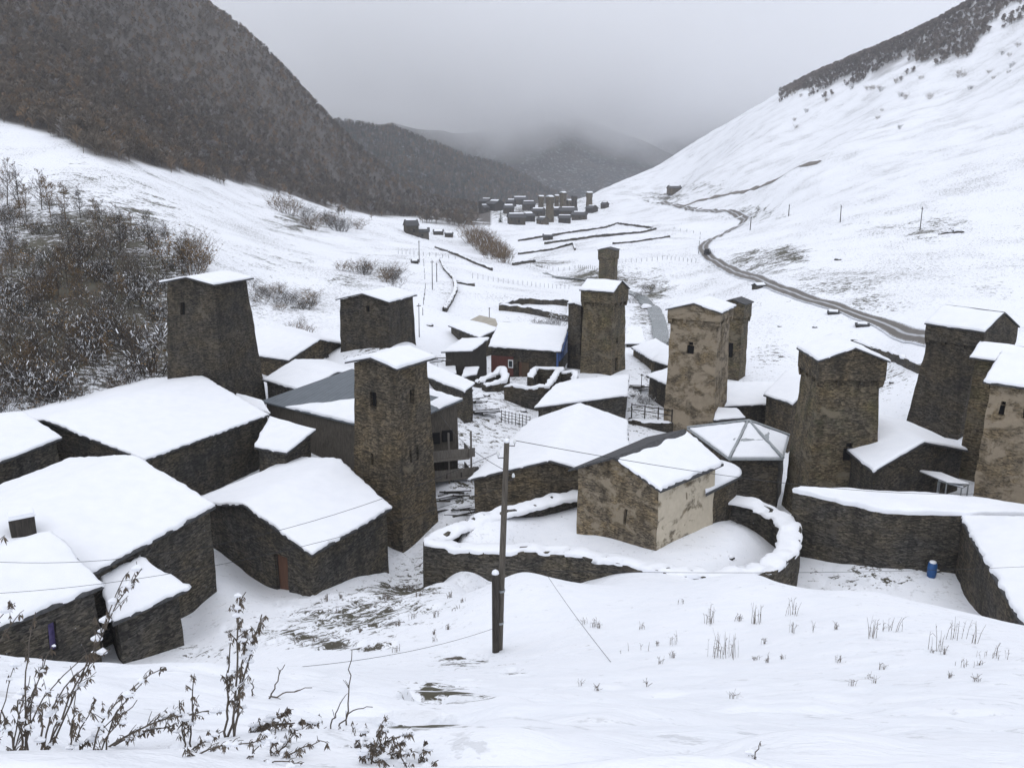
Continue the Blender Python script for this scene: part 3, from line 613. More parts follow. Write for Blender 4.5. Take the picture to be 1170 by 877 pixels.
def tower(label, pl, pc, pr, py, D, zb, base=1.22, ridge='y', stone='stone_tower', corbel=True, pitch=.30, snow=True, slits=(), crown=1.5, over=.32, thick=.16, lean=(0, 0), group='stone defence towers of the village', small=False, halfsnow=None, head=None):
    """pl, pc, pr: photo pixel columns of the left, near and right wall corners just under the roof (row py) at distance D."""
    txl, txc, txr = TX(pl, py), TX(pc, py), TX(pr, py); tm = (txl + txr) / 2; phi = math.atan(tm)
    wl = (txc - txl) * D * math.cos(phi); wr = (txr - txc) * D * math.cos(phi); th = math.atan2(wr, wl); s = (wl + wr) / (math.cos(th) + math.sin(th))
    zt = D * S(py) ; f = Vector((math.sin(phi), math.cos(phi), 0)); r = Vector((math.cos(phi), -math.sin(phi), 0))
    ex = r * math.cos(th) - f * math.sin(th); rz = math.atan2(ex.y, ex.x)
    half = s / 2 * (math.cos(th) + math.sin(th)); cen = Vector((tm * D, D, 0)) + f * (s / 2)
    t = thing('defence_tower' if not small else 'small_tower', label, 'tower', (cen.x, cen.y, zb), rz, group)
    h = zt - zb; cz = h - (crown if corbel else 0); st = s * (1 if not corbel else .93); sb = s * base
    def tp(p):
        k = max(-.3, min(1, p.z / cz)) if cz else 1; w = (sb + (st - sb) * k) / st; return Vector((p.x * w + lean[0] * (p.z / h), p.y * w + lean[1] * (p.z / h), p.z))
    c4 = [(-st / 2, -st / 2), (st / 2, -st / 2), (st / 2, st / 2), (-st / 2, st / 2)]; mb = MB(); panes = []
    for i in range(4):
        hs = [(a, b, c, d) for (fc, a, b, c, d) in slits if fc == i and d < cz]
        panes += wall_face(mb, c4[i], c4[(i + 1) % 4], -2, cz, holes=hs, taper=tp, amp=.11, depth=.35)
    body = mb.build('wall', M[stone], t)
    for q in panes: pane(t, 'window', q, M['void'])
    if corbel:
        o = s / 2 + .14; c5 = [(-o, -o), (o, -o), (o, o), (-o, o)]; mb = MB(); ps = []
        for i in range(4):
            hs = [(a, b, c, d) for (fc, a, b, c, d) in slits if fc == i and d >= cz]
            ps += wall_face(mb, c5[i], c5[(i + 1) % 4], cz, h, holes=hs, amp=.05, depth=.3)
        mb.add([(x, y, cz) for x, y in c5], [(3, 2, 1, 0)]); mb.build('parapet', M[head or stone], t, loc=(lean[0], lean[1], 0))
        for q in ps: pane(t, 'window', q, M['void'])
        # stone brackets and the dark slots between them
        g = .62; nb = 4 if s > 3.5 else 3
        for i in range(4):
            a = Vector((*c5[i], 0)); b = Vector((*c5[(i + 1) % 4], 0)); d = (b - a).normalized(); nn = d.cross(Vector((0, 0, 1)))
            for k in range(nb):
                p = a.lerp(b, (k + .02) / (nb - 1) if k == 0 else (k - .02) / (nb - 1) if k == nb - 1 else k / (nb - 1)); w = .34
                p = p + d * (w / 2 if k == 0 else -w / 2 if k == nb - 1 else 0) + Vector((lean[0], lean[1], 0)); bm = MB(); q = []
                for zz, dep in ((cz - g, .02), (cz - g * .45, .26), (cz + .01, .34)):
                    for sx in (-1, 1):
                        q += [p + d * sx * w / 2 - nn * (.34 - dep + .02) + Vector((0, 0, zz)), p + d * sx * w / 2 - nn * .5 + Vector((0, 0, zz))]
                bm.add(q, [(0, 2, 3, 1), (0, 4, 6, 2), (4, 8, 10, 6), (1, 3, 7, 5), (5, 7, 11, 9), (0, 1, 5, 4), (4, 5, 9, 8), (2, 6, 7, 3), (6, 10, 11, 7), (8, 9, 11, 10)])
                bm.build('corbel', M[head or stone], t)
    # roof
    o = s / 2 + over; rise = s / 2 * pitch * 2; lv = Vector((lean[0], lean[1], h + .05))
    dz = -over * pitch * 0
    if ridge == 'y': A, B, RA, RB, A2, B2 = Vector((-o, -o, 0)), Vector((-o, o, 0)), Vector((0, -o, rise)), Vector((0, o, rise)), Vector((o, -o, 0)), Vector((o, o, 0))
    else: A, B, RA, RB, A2, B2 = Vector((-o, -o, 0)), Vector((o, -o, 0)), Vector((-o, 0, rise)), Vector((o, 0, rise)), Vector((-o, o, 0)), Vector((o, o, 0))
    A, B, RA, RB, A2, B2 = [p + lv for p in (A, B, RA, RB, A2, B2)]
    rows = [lerp_fn(A, B), lerp_fn(RA, RB), lerp_fn(A2, B2)]
    q = s / 2 + (.13 if corbel else 0)      # gable masonry under the roof
    for sg in (-1, 1):
        gm = MB(); z0, z1 = h - .02, h + rise * .9
        tri = [Vector((-q, sg * q, z0)), Vector((q, sg * q, z0)), Vector((0, sg * q, z1))] if ridge == 'y' else [Vector((sg * q, -q, z0)), Vector((sg * q, q, z0)), Vector((sg * q, 0, z1))]
        bk = [p - (Vector((0, sg * .5, 0)) if ridge == 'y' else Vector((sg * .5, 0, 0))) for p in tri]; tri = [p + Vector((lean[0], lean[1], 0)) for p in tri]; bk = [p + Vector((lean[0], lean[1], 0)) for p in bk]
        gm.add(tri + bk, [(0, 1, 2), (5, 4, 3), (0, 3, 4, 1), (1, 4, 5, 2), (2, 5, 3, 0)]); gm.build('gable', M[head or stone], t)
    rf = roof_sheet('roof', rows, M['slate'], t, .12, 4)
    if snow: snow_strip('snow', rows, M['snow'], rf, thick, halfsnow, seed=pl * .31, edge=.07, loc=cen)
    return t, dict(s=s, h=h, cz=cz, sb=sb, cen=cen, rz=rz)
def arch(fc, s, z, w, h, side=5.0):
    """an opening with a stepped, nearly round head on face fc"""
    a = w / side / 2; return [(fc, s - a, s + a, z, z + h * .72), (fc, s - a * .6, s + a * .6, z + h * .72, z + h)]

# ================================================================ the village
GH = 'stone houses of the village'
t_big, i_big = house('stone_house', 'largest snow roof at the left edge, its long dark wall facing the snowy yard', (60, 681), (247, 578), (155, 521), None, -19, -17.3, -24.6, edge=.14)
t0, i0 = house('stone_house', 'nearest house at the left edge with a violet window low in its wall', (-60, 742), (119, 669), (59, 607), None, -18.8, -17.0, -24.5, edge=.14, holes={0: [(.62, .69, 3.3, 4.8)]})
for o_ in [c for c in bpy.data.objects if c.parent == t0 and c.name.startswith('window')]:
    o_.data.materials.clear(); o_.data.materials.append(M['purple'])
house('lean_to', 'small lean-to with a ragged snow roof against the long dark wall, beside the yard', (128, 713), (216, 672), (160, 636), (114, 657), -20.7, -19.6, -24.4, mono=True, cat='shed', edge=.15, group='small outbuildings')
house('stone_house', 'low house at the far left edge beyond the big roofs', (-60, 552), (71, 500), (26, 471), None, -18.3, -17.2, -23)
house('stone_house', 'wide snow roof in front of the squat dark tower at left', (165, 526), (307, 474), (232, 430), (50, 480), -19.8, -17.9, -24.3, edge=.14, thick=.16)
house('roof_annex', 'small snowy annex between the wide left roof and the squat dark tower', (268, 462), (309, 473), (300, 458), (270, 450), -20.2, -19.8, -24, mono=True, cat='shed', group='small outbuildings')
house('stone_house', 'house at the foot of the nearest tower with a brown door in its dark wall', (356, 634), (448, 580), (388, 525), (277, 576), -22.4, -20.7, -26.8, edge=.13, holes={3: [(.70, .80, .2, 3.2)]})
house('stone_house', 'snow roof in the gap just right of the squat dark tower, upper one of two', (262, 402), (330, 412), (366, 388), (300, 373), -19.5, -17.9, -23, stone='stone_brown')
house('stone_house', 'snow roof just right of the squat dark tower, lower one of two', (300, 434), (345, 447), (386, 425), (337, 411), -19.6, -18.5, -23.5)
house('stone_house', 'low dark house at the foot of the second dark tower', (372, 408), (420, 412), (418, 396), (375, 392), -20.2, -19.6, -23.5, mono=True, stone='stone_black', group=GH, snow=False)
def hatch():
    p = PD(24, 590, 40.5) - i_big['org']; rz = R(35); mb = MB(); mb.box((p.x, p.y, p.z - .6), (1.15, 1.0, 1.35), rz); h_ = mb.build('roof_hatch', M['wood_dark'], t_big)
    mb = MB(); mb.box((p.x, p.y, p.z + .12), (1.25, 1.1, .1), rz); mb.box((p.x, p.y, p.z + .2), (1.1, .95, .14), rz); mb.build('snow', M['snow'], h_)
hatch()
# metal roof behind the nearest tower
EM = (PZ(440, 493, -20.2) - PZ(298, 458, -20.2)).normalized()
M['metal_roof'] = mat_corrugated('corrugated_grey_roofing', (.10, .115, .13), (.17, .19, .21), (EM.x, EM.y), .5)
def patch(u, v):
    a = .52 - abs(u - .58) * 1.5 - v * .75
    if u > .86: a = max(.16 - abs(v - .14) * 1.2, v - 1.2 + u * .5)
    return max(a, (v - .93) * 3 if u > .6 else -1)
t7, i7 = house('balcony_house', 'house with a bare grey ribbed roof behind the nearest tower, wooden balcony on its end', (298, 458), (440, 493), (529, 456), (402, 421), -20.2, -17.9, -26.8, roofmat='metal_roof', stone='wood', mask=patch, thick=.2, group=GH, mono=True)
def balcony(t, i):
    o = i['org']; mb = MB(); B, RB, B2 = i['B'], i['RB'], i['B2']; e = (B2 - B); e.z = 0; e.normalize(); n = (B - i['A']); n.z = 0; n.normalize()
    L = Vector((B2.x - B.x, B2.y - B.y, 0)).length - .3; zf1, zf2 = 3.6, 1.0 + .2
    for zf, nm in ((4.05, 'balcony'), (2.3, 'balcony')):
        m = MB(); c = B + e * L / 2 + n * .75; c.z = zf
        rz = math.atan2(e.y, e.x); m.box(c, (L, 1.9, .14), rz); c2 = c + n * .9
        c2.z = zf + .45; m.box(c2, (L, .06, .8), rz)
        for s in (-1, 1):
            c3 = c + e * (s * L / 2); c3.z = zf + .45; m.box(c3, (.06, 1.9, .8), rz)
        bl = m.build(nm, M['wood_light'], t)
        if zf < 3:
            for k in range(7):
                m = MB(); c4 = c + n * .45 + e * (-L / 2 + .8 + k * 1.2); m.box((c4.x, c4.y, zf + .25), (.8, .5, .35 + .2 * (k % 3)), rz + k * .2); m.build('stacked_board', M['wood_dark'], bl)
    for k in range(5):
        p = B + n * .02 - n * .32 + e * (1.0 + k * (L - 1.9) / 4); m = MB(); m.box((p.x, p.y, 5.2 + .12 * k), (.95, .12, 1.0), math.atan2(e.y, e.x)); m.build('window', M['void'], t)
    for k in range(4):
        p = B + e * (.3 + k * (L - .6) / 3) + n * 1.6; m = MB(); m.tube([(p.x, p.y, -1), (p.x, p.y, 6.4)], .09, 6); m.build('post', M['wood_light'], t)
balcony(t7, i7)
house('lean_to', 'small snow-roofed shed between the wide left roof and the ribbed roof', (290, 511), (328, 518), (361, 491), (308, 476), -20.9, -20.0, -24.5, mono=True, cat='shed', group='small outbuildings')
house('stone_house', 'house behind the ribbed roof, its snow roof beside the empty lot', (470, 424), (531, 448), (543, 438), (488, 414), -20.6, -20.1, -24, mono=True)
# middle
house('stone_house', 'low wide house in mid village behind the utility pole, gable facing us', (535, 548), (606, 481), (662, 461), (628, 526), -21.8, -20.1, -25.6, edge=.12, stone='stone_brown')
house('stone_house', 'long low house with a straight snow roof, in front of the brown tower', (610, 466), (718, 452), (719, 431), (634, 440), -22.3, -21.4, -25.6)
tb, ib = house('blue_gabled_house', 'house with a blue boarded gable and a red door panel', (558, 396), (641, 402), (650, 373), (570, 367), -21.2, -18.9, -25.2, stone='stone_black', holes={0: [(.40, .46, 0.1, 2.2)]}, group=GH)
def blue_house_trim():
    B, B2, RB, A = ib['B'], ib['B2'], ib['RB'], ib['A']; d = (B - A); d.z = 0; d.normalize(); o = d * .06; v = Vector((0, 0, .18)); z = Vector((0, 0, -.02))
    mb = MB(); q = [B + o + z - v * 2, RB + o + z - v * 2, B2 + o + z - v * 2]; q2 = [B + o + z + v * .6, RB + o + z + v * .6, B2 + o + z + v * .6]; w = d * .12
    mb.add(q + q2 + [p + w for p in q] + [p + w for p in q2], [(6, 7, 10, 9), (7, 8, 11, 10), (3, 4, 1, 0), (4, 5, 2, 1), (9, 10, 4, 3), (10, 11, 5, 4), (0, 1, 7, 6), (1, 2, 8, 7)]); mb.build('barge_board', M['blue'], tb)
    mb = MB(); g = [B - d * .33 + (B2 - B).normalized() * .3, B2 - d * .33 - (B2 - B).normalized() * .3, RB - d * .33 - v * 1.5]; g = [p - v for p in g]; lo = [Vector((p.x, p.y, B.z - 1.3)) for p in g[:2]]
    V = [lo[0], lo[1], g[1], g[2], g[0]]; mb.add(V + [p + d * .16 for p in V], [(5, 6, 7, 8, 9), (0, 4, 9, 5), (1, 0, 5, 6), (2, 1, 6, 7), (3, 2, 7, 8), (4, 3, 8, 9)]); mb.build('gable_boards', M['blue'], tb)
    n = Vector((d.y, -d.x, 0)); rz = math.atan2(d.y, d.x); c0, c1 = ib['cn'][0], ib['cn'][1]
    for nm, u, w_, z0, h_, m in (('red_panel', .17, 3.2, .2, 2.6, 'red'), ('corner_board', .985, .25, .0, 3.8, 'blue'), ('window', .30, .7, 1.3, 1.1, 'white_paint'), ('door', .52, 1.0, .05, 2.1, 'plank')):
        p = c0.lerp(c1, u); mb = MB(); mb.box((p.x + n.x * (.10 + (.06 if nm == 'window' else 0)), p.y + n.y * (.10 + (.06 if nm == 'window' else 0)), z0 + h_ / 2), (w_, .14, h_), rz); o_ = mb.build(nm, M[m], tb)
        if nm == 'window': mb = MB(); mb.box((p.x + n.x * .24, p.y + n.y * .24, z0 + h_ / 2), (w_ * .7, .03, h_ * .75), rz); mb.build('pane', M['glass'], o_)
blue_house_trim()
house('stone_house', 'small house with a pale brown front left of the blue gabled house', (504, 402), (540, 401), (560, 386), (528, 387), -20.3, -19.5, -23.8, stone='wood_dark', mono=True)
house('stone_house', 'house behind the blue gable, small snow roof with dark side wall', (512, 372), (548, 386), (566, 377), (534, 366), -22.4, -21.6, -25.5)
M['tan_roof'] = mat_plain('tan_sheet_roof', (.32, .29, .24), (.42, .39, .33), 1, .7, (1, 1, 1), .1)
house('stone_house', 'far house with a bare tan sheet roof', (534, 367), (571, 376), (566, 364), (548, 360), -22.6, -21.9, -25, roofmat='tan_roof', snow=False, mono=True)
house('stone_house', 'snow roof over a rubble side wall, just right of the brown tower', (721, 397), (745, 412), (772, 401), (749, 387), -22.9, -22.2, -26.5, stone='stone_brown', mono=True)
house('stone_house', 'dark shed with a sagging snow roof beside the tan plastered tower', (738, 429), (762, 440), (792, 430), (765, 420), -22.6, -22.1, -25.8, stone='stone_black', mono=True)
house('stone_house', 'farthest low snow roof right of the tower by the river', (713, 393), (739, 393), (733, 373), (715, 374), -24, -23, -27, mono=True)
house('stone_house', 'dark gabled shed touching the left side of the tan plastered tower', (744, 412), (768, 419), (780, 405), (752, 404), -22.6, -21.8, -26, stone='stone_black', mono=True)
# right of the tan tower
house('stone_house', 'long snow roof between the tan plastered tower and the corbelled tower', (815, 465), (878, 462), (890, 437), (823, 437), -23.6, -22.6, -27, stone='stone_black', mono=True)
house('stone_house', 'small gabled house close behind the corbelled tower', (872, 451), (906, 462), (930, 440), (898, 424), -21.8, -20.6, -26, stone='stone_brown', mono=True)
house('lean_to', 'small lean-to with a strip of snow beside the foot of the tan plastered tower', (815, 480), (852, 477), (842, 467), (818, 466), -23.7, -23.3, -26.5, stone='stone_black', mono=True, cat='shed', group='small outbuildings')
house('stone_house', 'dark house with a snow roof at the foot of the leaning tower', (955, 505), (998, 539), (1057, 505), (1000, 474), -20.6, -19.1, -25.5, stone='stone_black')
# hipped roof house
def hip_house(label, base_px, apex_px, ze, za, zb):
    c4 = [PZ(*p, ze) for p in base_px]; ap = PZ(*apex_px, za); org = sum(c4, Vector()) / 4; org.z = zb
    t = thing('stone_house', label, 'house', org, 0, GH); c4 = [p - org for p in c4]; ap = ap - org; cc = sum(c4, Vector()) / 4; mb = MB()
    ins = [p + (cc - p).normalized() * .5 for p in c4]
    for i in range(4): wall_face(mb, ins[i], ins[(i + 1) % 4], -1.5, c4[0].z - .1)
    mb.build('wall', M['stone_black'], t)
    mb = MB(); lo = [p - Vector((0, 0, .14)) for p in c4]
    mb.add(c4 + lo + [ap, ap - Vector((0, 0, .14))], [(0, 1, 8), (1, 2, 8), (2, 3, 8), (3, 0, 8), (0, 4, 5, 1), (1, 5, 6, 2), (2, 6, 7, 3), (3, 7, 4, 0), (4, 9, 5), (5, 9, 6), (6, 9, 7), (7, 9, 4)]); rf = mb.build('roof', M['metal_grey'], t)
    for i in range(4):
        a, b = c4[i], c4[(i + 1) % 4]; cc3 = (a + b + ap) / 3; a, b, p = [q + (cc3 - q).normalized() * .30 for q in (a, b, ap)]
        snow_strip('snow', [lerp_fn(a, b), lerp_fn(a.lerp(p, .5), b.lerp(p, .5)), lerp_fn(p.lerp(a, .02), p.lerp(b, .02))], M['snow'], rf, .1, seed=i * 3.1, edge=.03, loc=org)
        m = MB(); m.tube([c4[i] + Vector((0, 0, .1)), ap + Vector((0, 0, .1))], .12, 5); m.build('ridge_cap', M['metal_grey'], rf)
    return t
hip_house('low hipped snow roof with grey metal ridges, right of the chapel', [(785, 489), (833, 524), (895, 524), (902, 498)], (855, 481), -22.2, -20.8, -26)

# ---- towers
tower('nearest tower, tall and slender, with two slits under its snow cap', 404, 452, 490, 418, 60, -29.5, 1.25, 'y', 'stone_brown', corbel=False, slits=[(0, .38, .52, 13.2, 14.4), (1, .4, .52, 13.4, 14.5), (0, .38, .44, 8.6, 9.6), (1, .3, .36, 8.8, 9.9), (1, .5, .56, 8.8, 9.9)], over=.5, pitch=.16, thick=.22)
tower('squat dark tower at far left with a small opening under its snow cap', 191, 243, 284, 324, 79, -21.5, 1.30, 'y', 'stone_black', corbel=False, slits=[(0, .28, .38, 9.3, 10.5)], over=.55, pitch=.12)
tower('second dark tower from the left, wide and blocky, before the snowy scrub', 388, 443, 474, 344, 97, -23.5, 1.08, 'y', 'stone_black', corbel=False, slits=[(0, .55, .62, 8.9, 9.6)], over=.4, pitch=.14)
tower('brown tower beside the blue gabled house, with a narrow lower block at its left', 665, 700, 717, 333, 105, -27, 1.07, 'x', 'stone_tower', slits=[(1, .3, .48, 3.4, 5.2), (1, .35, .5, 7, 7.8)], crown=1.5, pitch=.3)
tower('narrow lower block with a snow ledge against the left side of the brown tower', 649, 664, 680, 349, 109, -27, 1.0, 'y', 'stone_black', corbel=False, pitch=.1, over=.1)
tower('small far tower rising behind the brown tower, flat gable without snow', 684, 703.5, 707, 286, 190, -34, 1.02, 'y', 'stone_tower', pitch=.13, snow=False, slits=arch(0, .45, 9, .9, 1.5), crown=1.6)
tower('tan plastered tower in the middle with a small dark arched window', 764, 822, 838, 356, 85, -27.5, 1.05, 'y', 'stone_tan', slits=arch(0, .46, 10.2, .75, 1.3, 5.5), crown=.9, pitch=.16, over=.35)
tower('grey tower half hidden behind the tan plastered tower, small peaked roof without snow', 826, 850, 858, 347, 108, -28, .92, 'y', 'stone_tower', slits=[(0, .35, .62, 5.6, 7.6)], pitch=.2, snow=False, crown=1.9)
tower('corbelled tower right of the hipped roof, arched opening low in its wide face', 911, 938, 1011, 412, 63, -27, 1.17, 'x', 'stone_tower', slits=arch(1, .56, 5.6, .85, 1.5), pitch=.22, crown=1.5, head='stone_brown')
tower('dark leaning tower at right with a broad corbelled head below the muddy road', 1040, 1105, 1143, 376, 76, -27, 1.02, 'x', 'stone_black', pitch=.30, lean=(.9, 1.1), crown=1.5, over=.25)
tower('right edge tower with a snow roof, directly behind the tan arched-window tower', 1113, 1185, 1200, 414, 64, -27, 1.12, 'x', 'stone_tower', corbel=False, pitch=.22, slits=[(0, .3, .36, 11, 11.5), (0, .58, .66, 11.2, 11.7)], over=.4)
tower('tan tower with three arched windows at the right edge, roof cut by the frame', 1128, 1238, 1262, 446, 55, -27, 1.07, 'x', 'stone_tan', corbel=False, pitch=.3, slits=arch(0, .17, 11.1, .55, 1.0, 6) + arch(0, .44, 11.1, .55, 1.0, 6) + arch(0, .72, 11.1, .55, 1.0, 6), over=.4)

# ---- chapel
def cmask(u, v): return min(.46 - v * 1.05, (u + .02) * .8 + (.35 - v) * .12)
tc_, ic = house('chapel', 'small stone chapel with pale plastered side inside the curved snowy wall', (755, 561), (827, 530), (782, 490), (701, 522), -19, -17.4, -23.7, group=None, stone='chapel_stone', cat='chapel', mask=cmask, thick=.2, over=.4,
    holes={3: [(.60, .635, 1.6, 2.7)], 0: [(.47, .50, 3.0, 3.5)]}, facemats={0: 'plaster'}, edge=.14)
def apse():
    B, B2, RA, RB = ic['B'], ic['B2'], ic['RA'], ic['RB']; c = (B + B2) / 2; d = (RB - RA); d.z = 0; d.normalize(); n = Vector((-d.y, d.x, 0)); c = c + d * .55 + (B - B2).normalized() * 1.1; c.z = 0; r = 2.2; hh = 2.75
    mb = MB(); N = 18; V = []; rows = 7
    sec = [c - d * 2.6 + n * -r] + [c + d * 1.6 + (n * -math.cos(math.pi * k / N) + d * math.sin(math.pi * k / N)) * r for k in range(N + 1)] + [c - d * 2.6 + n * r]
    for j in range(rows):
        for p in sec: q = Vector((p.x, p.y, -1 + (hh + 1) * j / (rows - 1))); V.append(q + jit(q, .06))
    m = len(sec); mb.add(V, [(j * m + i, j * m + i + 1, (j + 1) * m + i + 1, (j + 1) * m + i) for j in range(rows - 1) for i in range(m - 1)])
    a = mb.build('apse', M['stone_brown'], tc_)
    def ring(k, z): return [Vector(((c + d * .8).x + (p - (c + d * .8)).x * k, (c + d * .8).y + (p - (c + d * .8)).y * k, z)) for p in sec]
    mb = MB(); V = ring(1.1, hh - .05) + ring(1.1, hh + .08) + ring(.1, hh + .95); F_ = [(i, i + 1, m + i + 1, m + i) for i in range(m - 1)] + [(m + i, m + i + 1, 2 * m + i + 1, 2 * m + i) for i in range(m - 1)]
    mb.add(V, F_); mb.build('apse_roof', M['slate'], a)
    mb = MB(); V = []
    for k, z in ((1.06, hh + .06), (1.10, hh + .2), (1.02, hh + .36), (.6, hh + .75), (.1, hh + 1.2), (.01, hh + 1.22)): V += [p + jit(p, .1) for p in ring(k, z)]
    mb.add(V, [(j * m + i, j * m + i + 1, (j + 1) * m + i + 1, (j + 1) * m + i) for j in range(5) for i in range(m - 1)]); mb.build('snow', M['snow'], a, smooth=True)
apse()

# ---- free-standing masonry walls
def stone_wall(name, label, line, w=.7, snow=.3, group=None, closed=False, stone='stone_dark', cat='wall', snow_in=0.0, step=.5, deep=.6, hole_fn=None, lump=1.0, gaps=.45):
    """line: list of (x, y, ztop, zbase)"""
    P = [Vector(p[:2]) for p in line]; zt = [p[2] for p in line]; zb = [p[3] for p in line]
    if closed: P.append(P[0]); zt.append(zt[0]); zb.append(zb[0])
    L = [0]
    for a, b in zip(P[:-1], P[1:]): L.append(L[-1] + (b - a).length)
    n = max(3, int(L[-1] / step)); s = np.linspace(0, L[-1], n); xs = np.interp(s, L, [p.x for p in P]); ys = np.interp(s, L, [p.y for p in P]); Zt = np.interp(s, L, zt); Zb = np.interp(s, L, zb)
    dx = np.gradient(xs); dy = np.gradient(ys)
    if closed: dx[0] = dx[-1] = (dx[0] + dx[-1]) / 2; dy[0] = dy[-1] = (dy[0] + dy[-1]) / 2
    q = np.hypot(dx, dy) + 1e-9; nx, ny = -dy / q, dx / q        # left-hand side of the line
    Zt = Zt + fbm(xs * .9, ys * .9, o=3, s=71) * .22 * lump
    org = Vector((xs.mean(), ys.mean(), Zb.min())); t = thing(name, label, cat, org, 0, group)
    mb = MB(); V = []
    sec = [(-w / 2 - .06, 0), (-w / 2 - .03, .5), (-w / 2, 1), (w / 2, 1), (w / 2 + .03, .5), (w / 2 + .06, 0)]
    for i in range(n):
        for o, k in sec:
            p = Vector((xs[i] + nx[i] * o, ys[i] + ny[i] * o, Zb[i] - deep + (Zt[i] - Zb[i] + deep) * k)); V.append(p + jit(p, .12) - org)
    m = len(sec); F_ = [(i * m + j, i * m + j + 1, (i + 1) * m + j + 1, (i + 1) * m + j) for i in range(n - 1) for j in range(m - 1)] + [tuple(range(m))[::-1], tuple((n - 1) * m + j for j in range(m))]
    mb.add(V, F_); mb.build('masonry', M[stone], t)
    if snow > 0:
        V = []; k7 = [(-1, -.02), (-1.04, .45), (-.8, .85), (-.3, 1), (.3, 1), (.8, .8), (1.02, .4), (1, -.02)]
        for i in range(n):
            e = max(0, 1 - min(i, n - 1 - i) / 1.5) if not closed else 0
            for j, (o, k) in enumerate(k7):
                q = Vector((xs[i], ys[i], o * .7)); r1 = mnoise.noise(q * 1.1) * .16 + mnoise.noise(q * 3.3) * .14
                off = (w / 2 + .02 + (snow_in if o > 0 else 0)) * o + (r1 if abs(o) > .5 else 0) * (1 if o > 0 else -1); zz = Zt[i] - .03 + snow * k * (1 + .35 * mnoise.noise(q * .8)) * (1 - e) - (.12 * snow_in * max(0, o))
                if k > 0 and mnoise.noise(Vector((xs[i] * 1.3, ys[i] * 1.3, o * 1.5))) > gaps: zz -= snow * k + .12
                if k < 0: zz -= .06 + .12 * max(0, mnoise.noise(Vector((xs[i], ys[i], 9)) * 2.1)) * lump
                V.append(Vector((xs[i] + nx[i] * off, ys[i] + ny[i] * off, zz)) - org)
        m = 8; mb = MB(); mb.add(V, [(i * m + j, i * m + j + 1, (i + 1) * m + j + 1, (i + 1) * m + j) for i in range(n - 1) for j in range(m - 1)] + [tuple(range(m))[::-1], tuple((n - 1) * m + j for j in range(m))])
        mb.build('snow', M['snow_lump'], t, smooth=True)
    return t
def L3(px_line, zt, zb=None):
    r = []
    for p in px_line:
        v = PZ(p[0], p[1], zt if len(p) < 3 else p[2]); r.append((v.x, v.y, v.z, zb if zb is not None else h1(v.x, v.y)))
    return r
enc = L3([(665, 561), (600, 577), (545, 593), (497, 612), (489, 622), (520, 626), (580, 627), (650, 630), (710, 641), (770, 655), (830, 658), (880, 650), (905, 628), (909, 605), (895, 588), (870, 577), (832, 568), (800, 566)], -22.6, -25)
stone_wall('enclosure_wall', 'low curved stone wall thick with snow, ringing the chapel', enc, .85, .22, gaps=.40, snow_in=.55, lump=.9, deep=1.2, step=.3)
def prism(name, label, poly, zt, zb, cat='wall', stone='stone_dark', thick=.3, group=None, rise=None):
    P = [PZ(*p, zt) for p in poly]
    if sum(P[i].x * P[(i + 1) % len(P)].y - P[(i + 1) % len(P)].x * P[i].y for i in range(len(P))) < 0: P.reverse()
    org = sum(P, Vector()) / len(P); org.z = zb; t = thing(name, label, cat, org, 0, group); P = [p - org for p in P]; mb = MB()
    for i in range(len(P)): wall_face(mb, P[i], P[(i + 1) % len(P)], -1.5, P[0].z, amp=.1)
    mb.add([p for p in P], [tuple(range(len(P)))]); mb.build('masonry', M[stone], t); return t, org, P
tw, ow, Pw = prism('stone_wall', 'massive long stone wall with a flat snowy top, right of the chapel, blue barrel at its foot', [(907, 562), (955, 574), (1010, 587), (1094, 589), (1180, 591), (1186, 583), (1115, 571), (990, 563)], -20.7, -25.3)
f1 = [(905, 561.5), (955, 573.5), (1010, 586.5), (1094, 588.5), (1182, 590)]; f2 = [(912, 560), (985, 562), (1060, 566.5), (1115, 571), (1188, 582)]
def pl(pts, z):
    Q = [PZ(*p, z) - ow for p in pts]
    def f(u):
        k = min(len(Q) - 2, int(u * (len(Q) - 1))); return Q[k].lerp(Q[k + 1], u * (len(Q) - 1) - k)
    return f
snow_strip('snow', [pl(f1, -20.65), pl(f2, -20.65)], M['snow'], tw, .3, seed=4, edge=.14, loc=ow)
house('stone_house', 'broad sloping snow roof at the right edge, in front of the massive long wall', (1172, 722), (1096, 590), (1200, 592), None, -20.9, -19.6, -25.3, stone='stone_black', mono=True, edge=.16, over=.15, thick=.2)

# ---- ruins
r_ = L3([(577, 440), (600, 442), (624, 443), (634, 430), (641, 421), (612, 420), (606, 430)], -22.6, -25.6)
stone_wall('ruined_house', 'roofless square ruin with snow-topped walls in the middle of the village', r_, .7, .3, closed=False, stone='stone_black', cat='ruin', lump=1.3, group='roofless ruins')
stone_wall('ruined_house', 'low ruin wall ends between the square ruin and the brown tower', L3([(641, 424), (658, 426), (655, 440)], -22.6, -25.6), .7, .28, stone='stone_black', cat='ruin', group='roofless ruins')
stone_wall('ruined_house', 'collapsed heap of wall with lumpy snow, left of the square ruin', L3([(545, 436), (552, 432), (562, 428), (574, 421), (578, 431), (566, 438), (553, 440)], -23.0, -25.3), .9, .35, stone='stone_black', cat='ruin', lump=2.2, group='roofless ruins')
def far_ruin():
    D = 158; z = -24.6; t = None
    L = [(571, 341), (600, 343), (650, 349), (652, 337), (600, 334), (573, 339)]
    line = []
    for px, py in L:
        p = PZ(px, py, -21.9); g = h1(p.x, p.y); line.append((p.x, p.y, g + 1.25, g))
    return stone_wall('ruined_house', 'long low ruin across the field behind the blue gabled house', line, .8, .22, stone='stone_dark', cat='ruin', lump=1.6, group='roofless ruins', step=.8)
far_ruin()
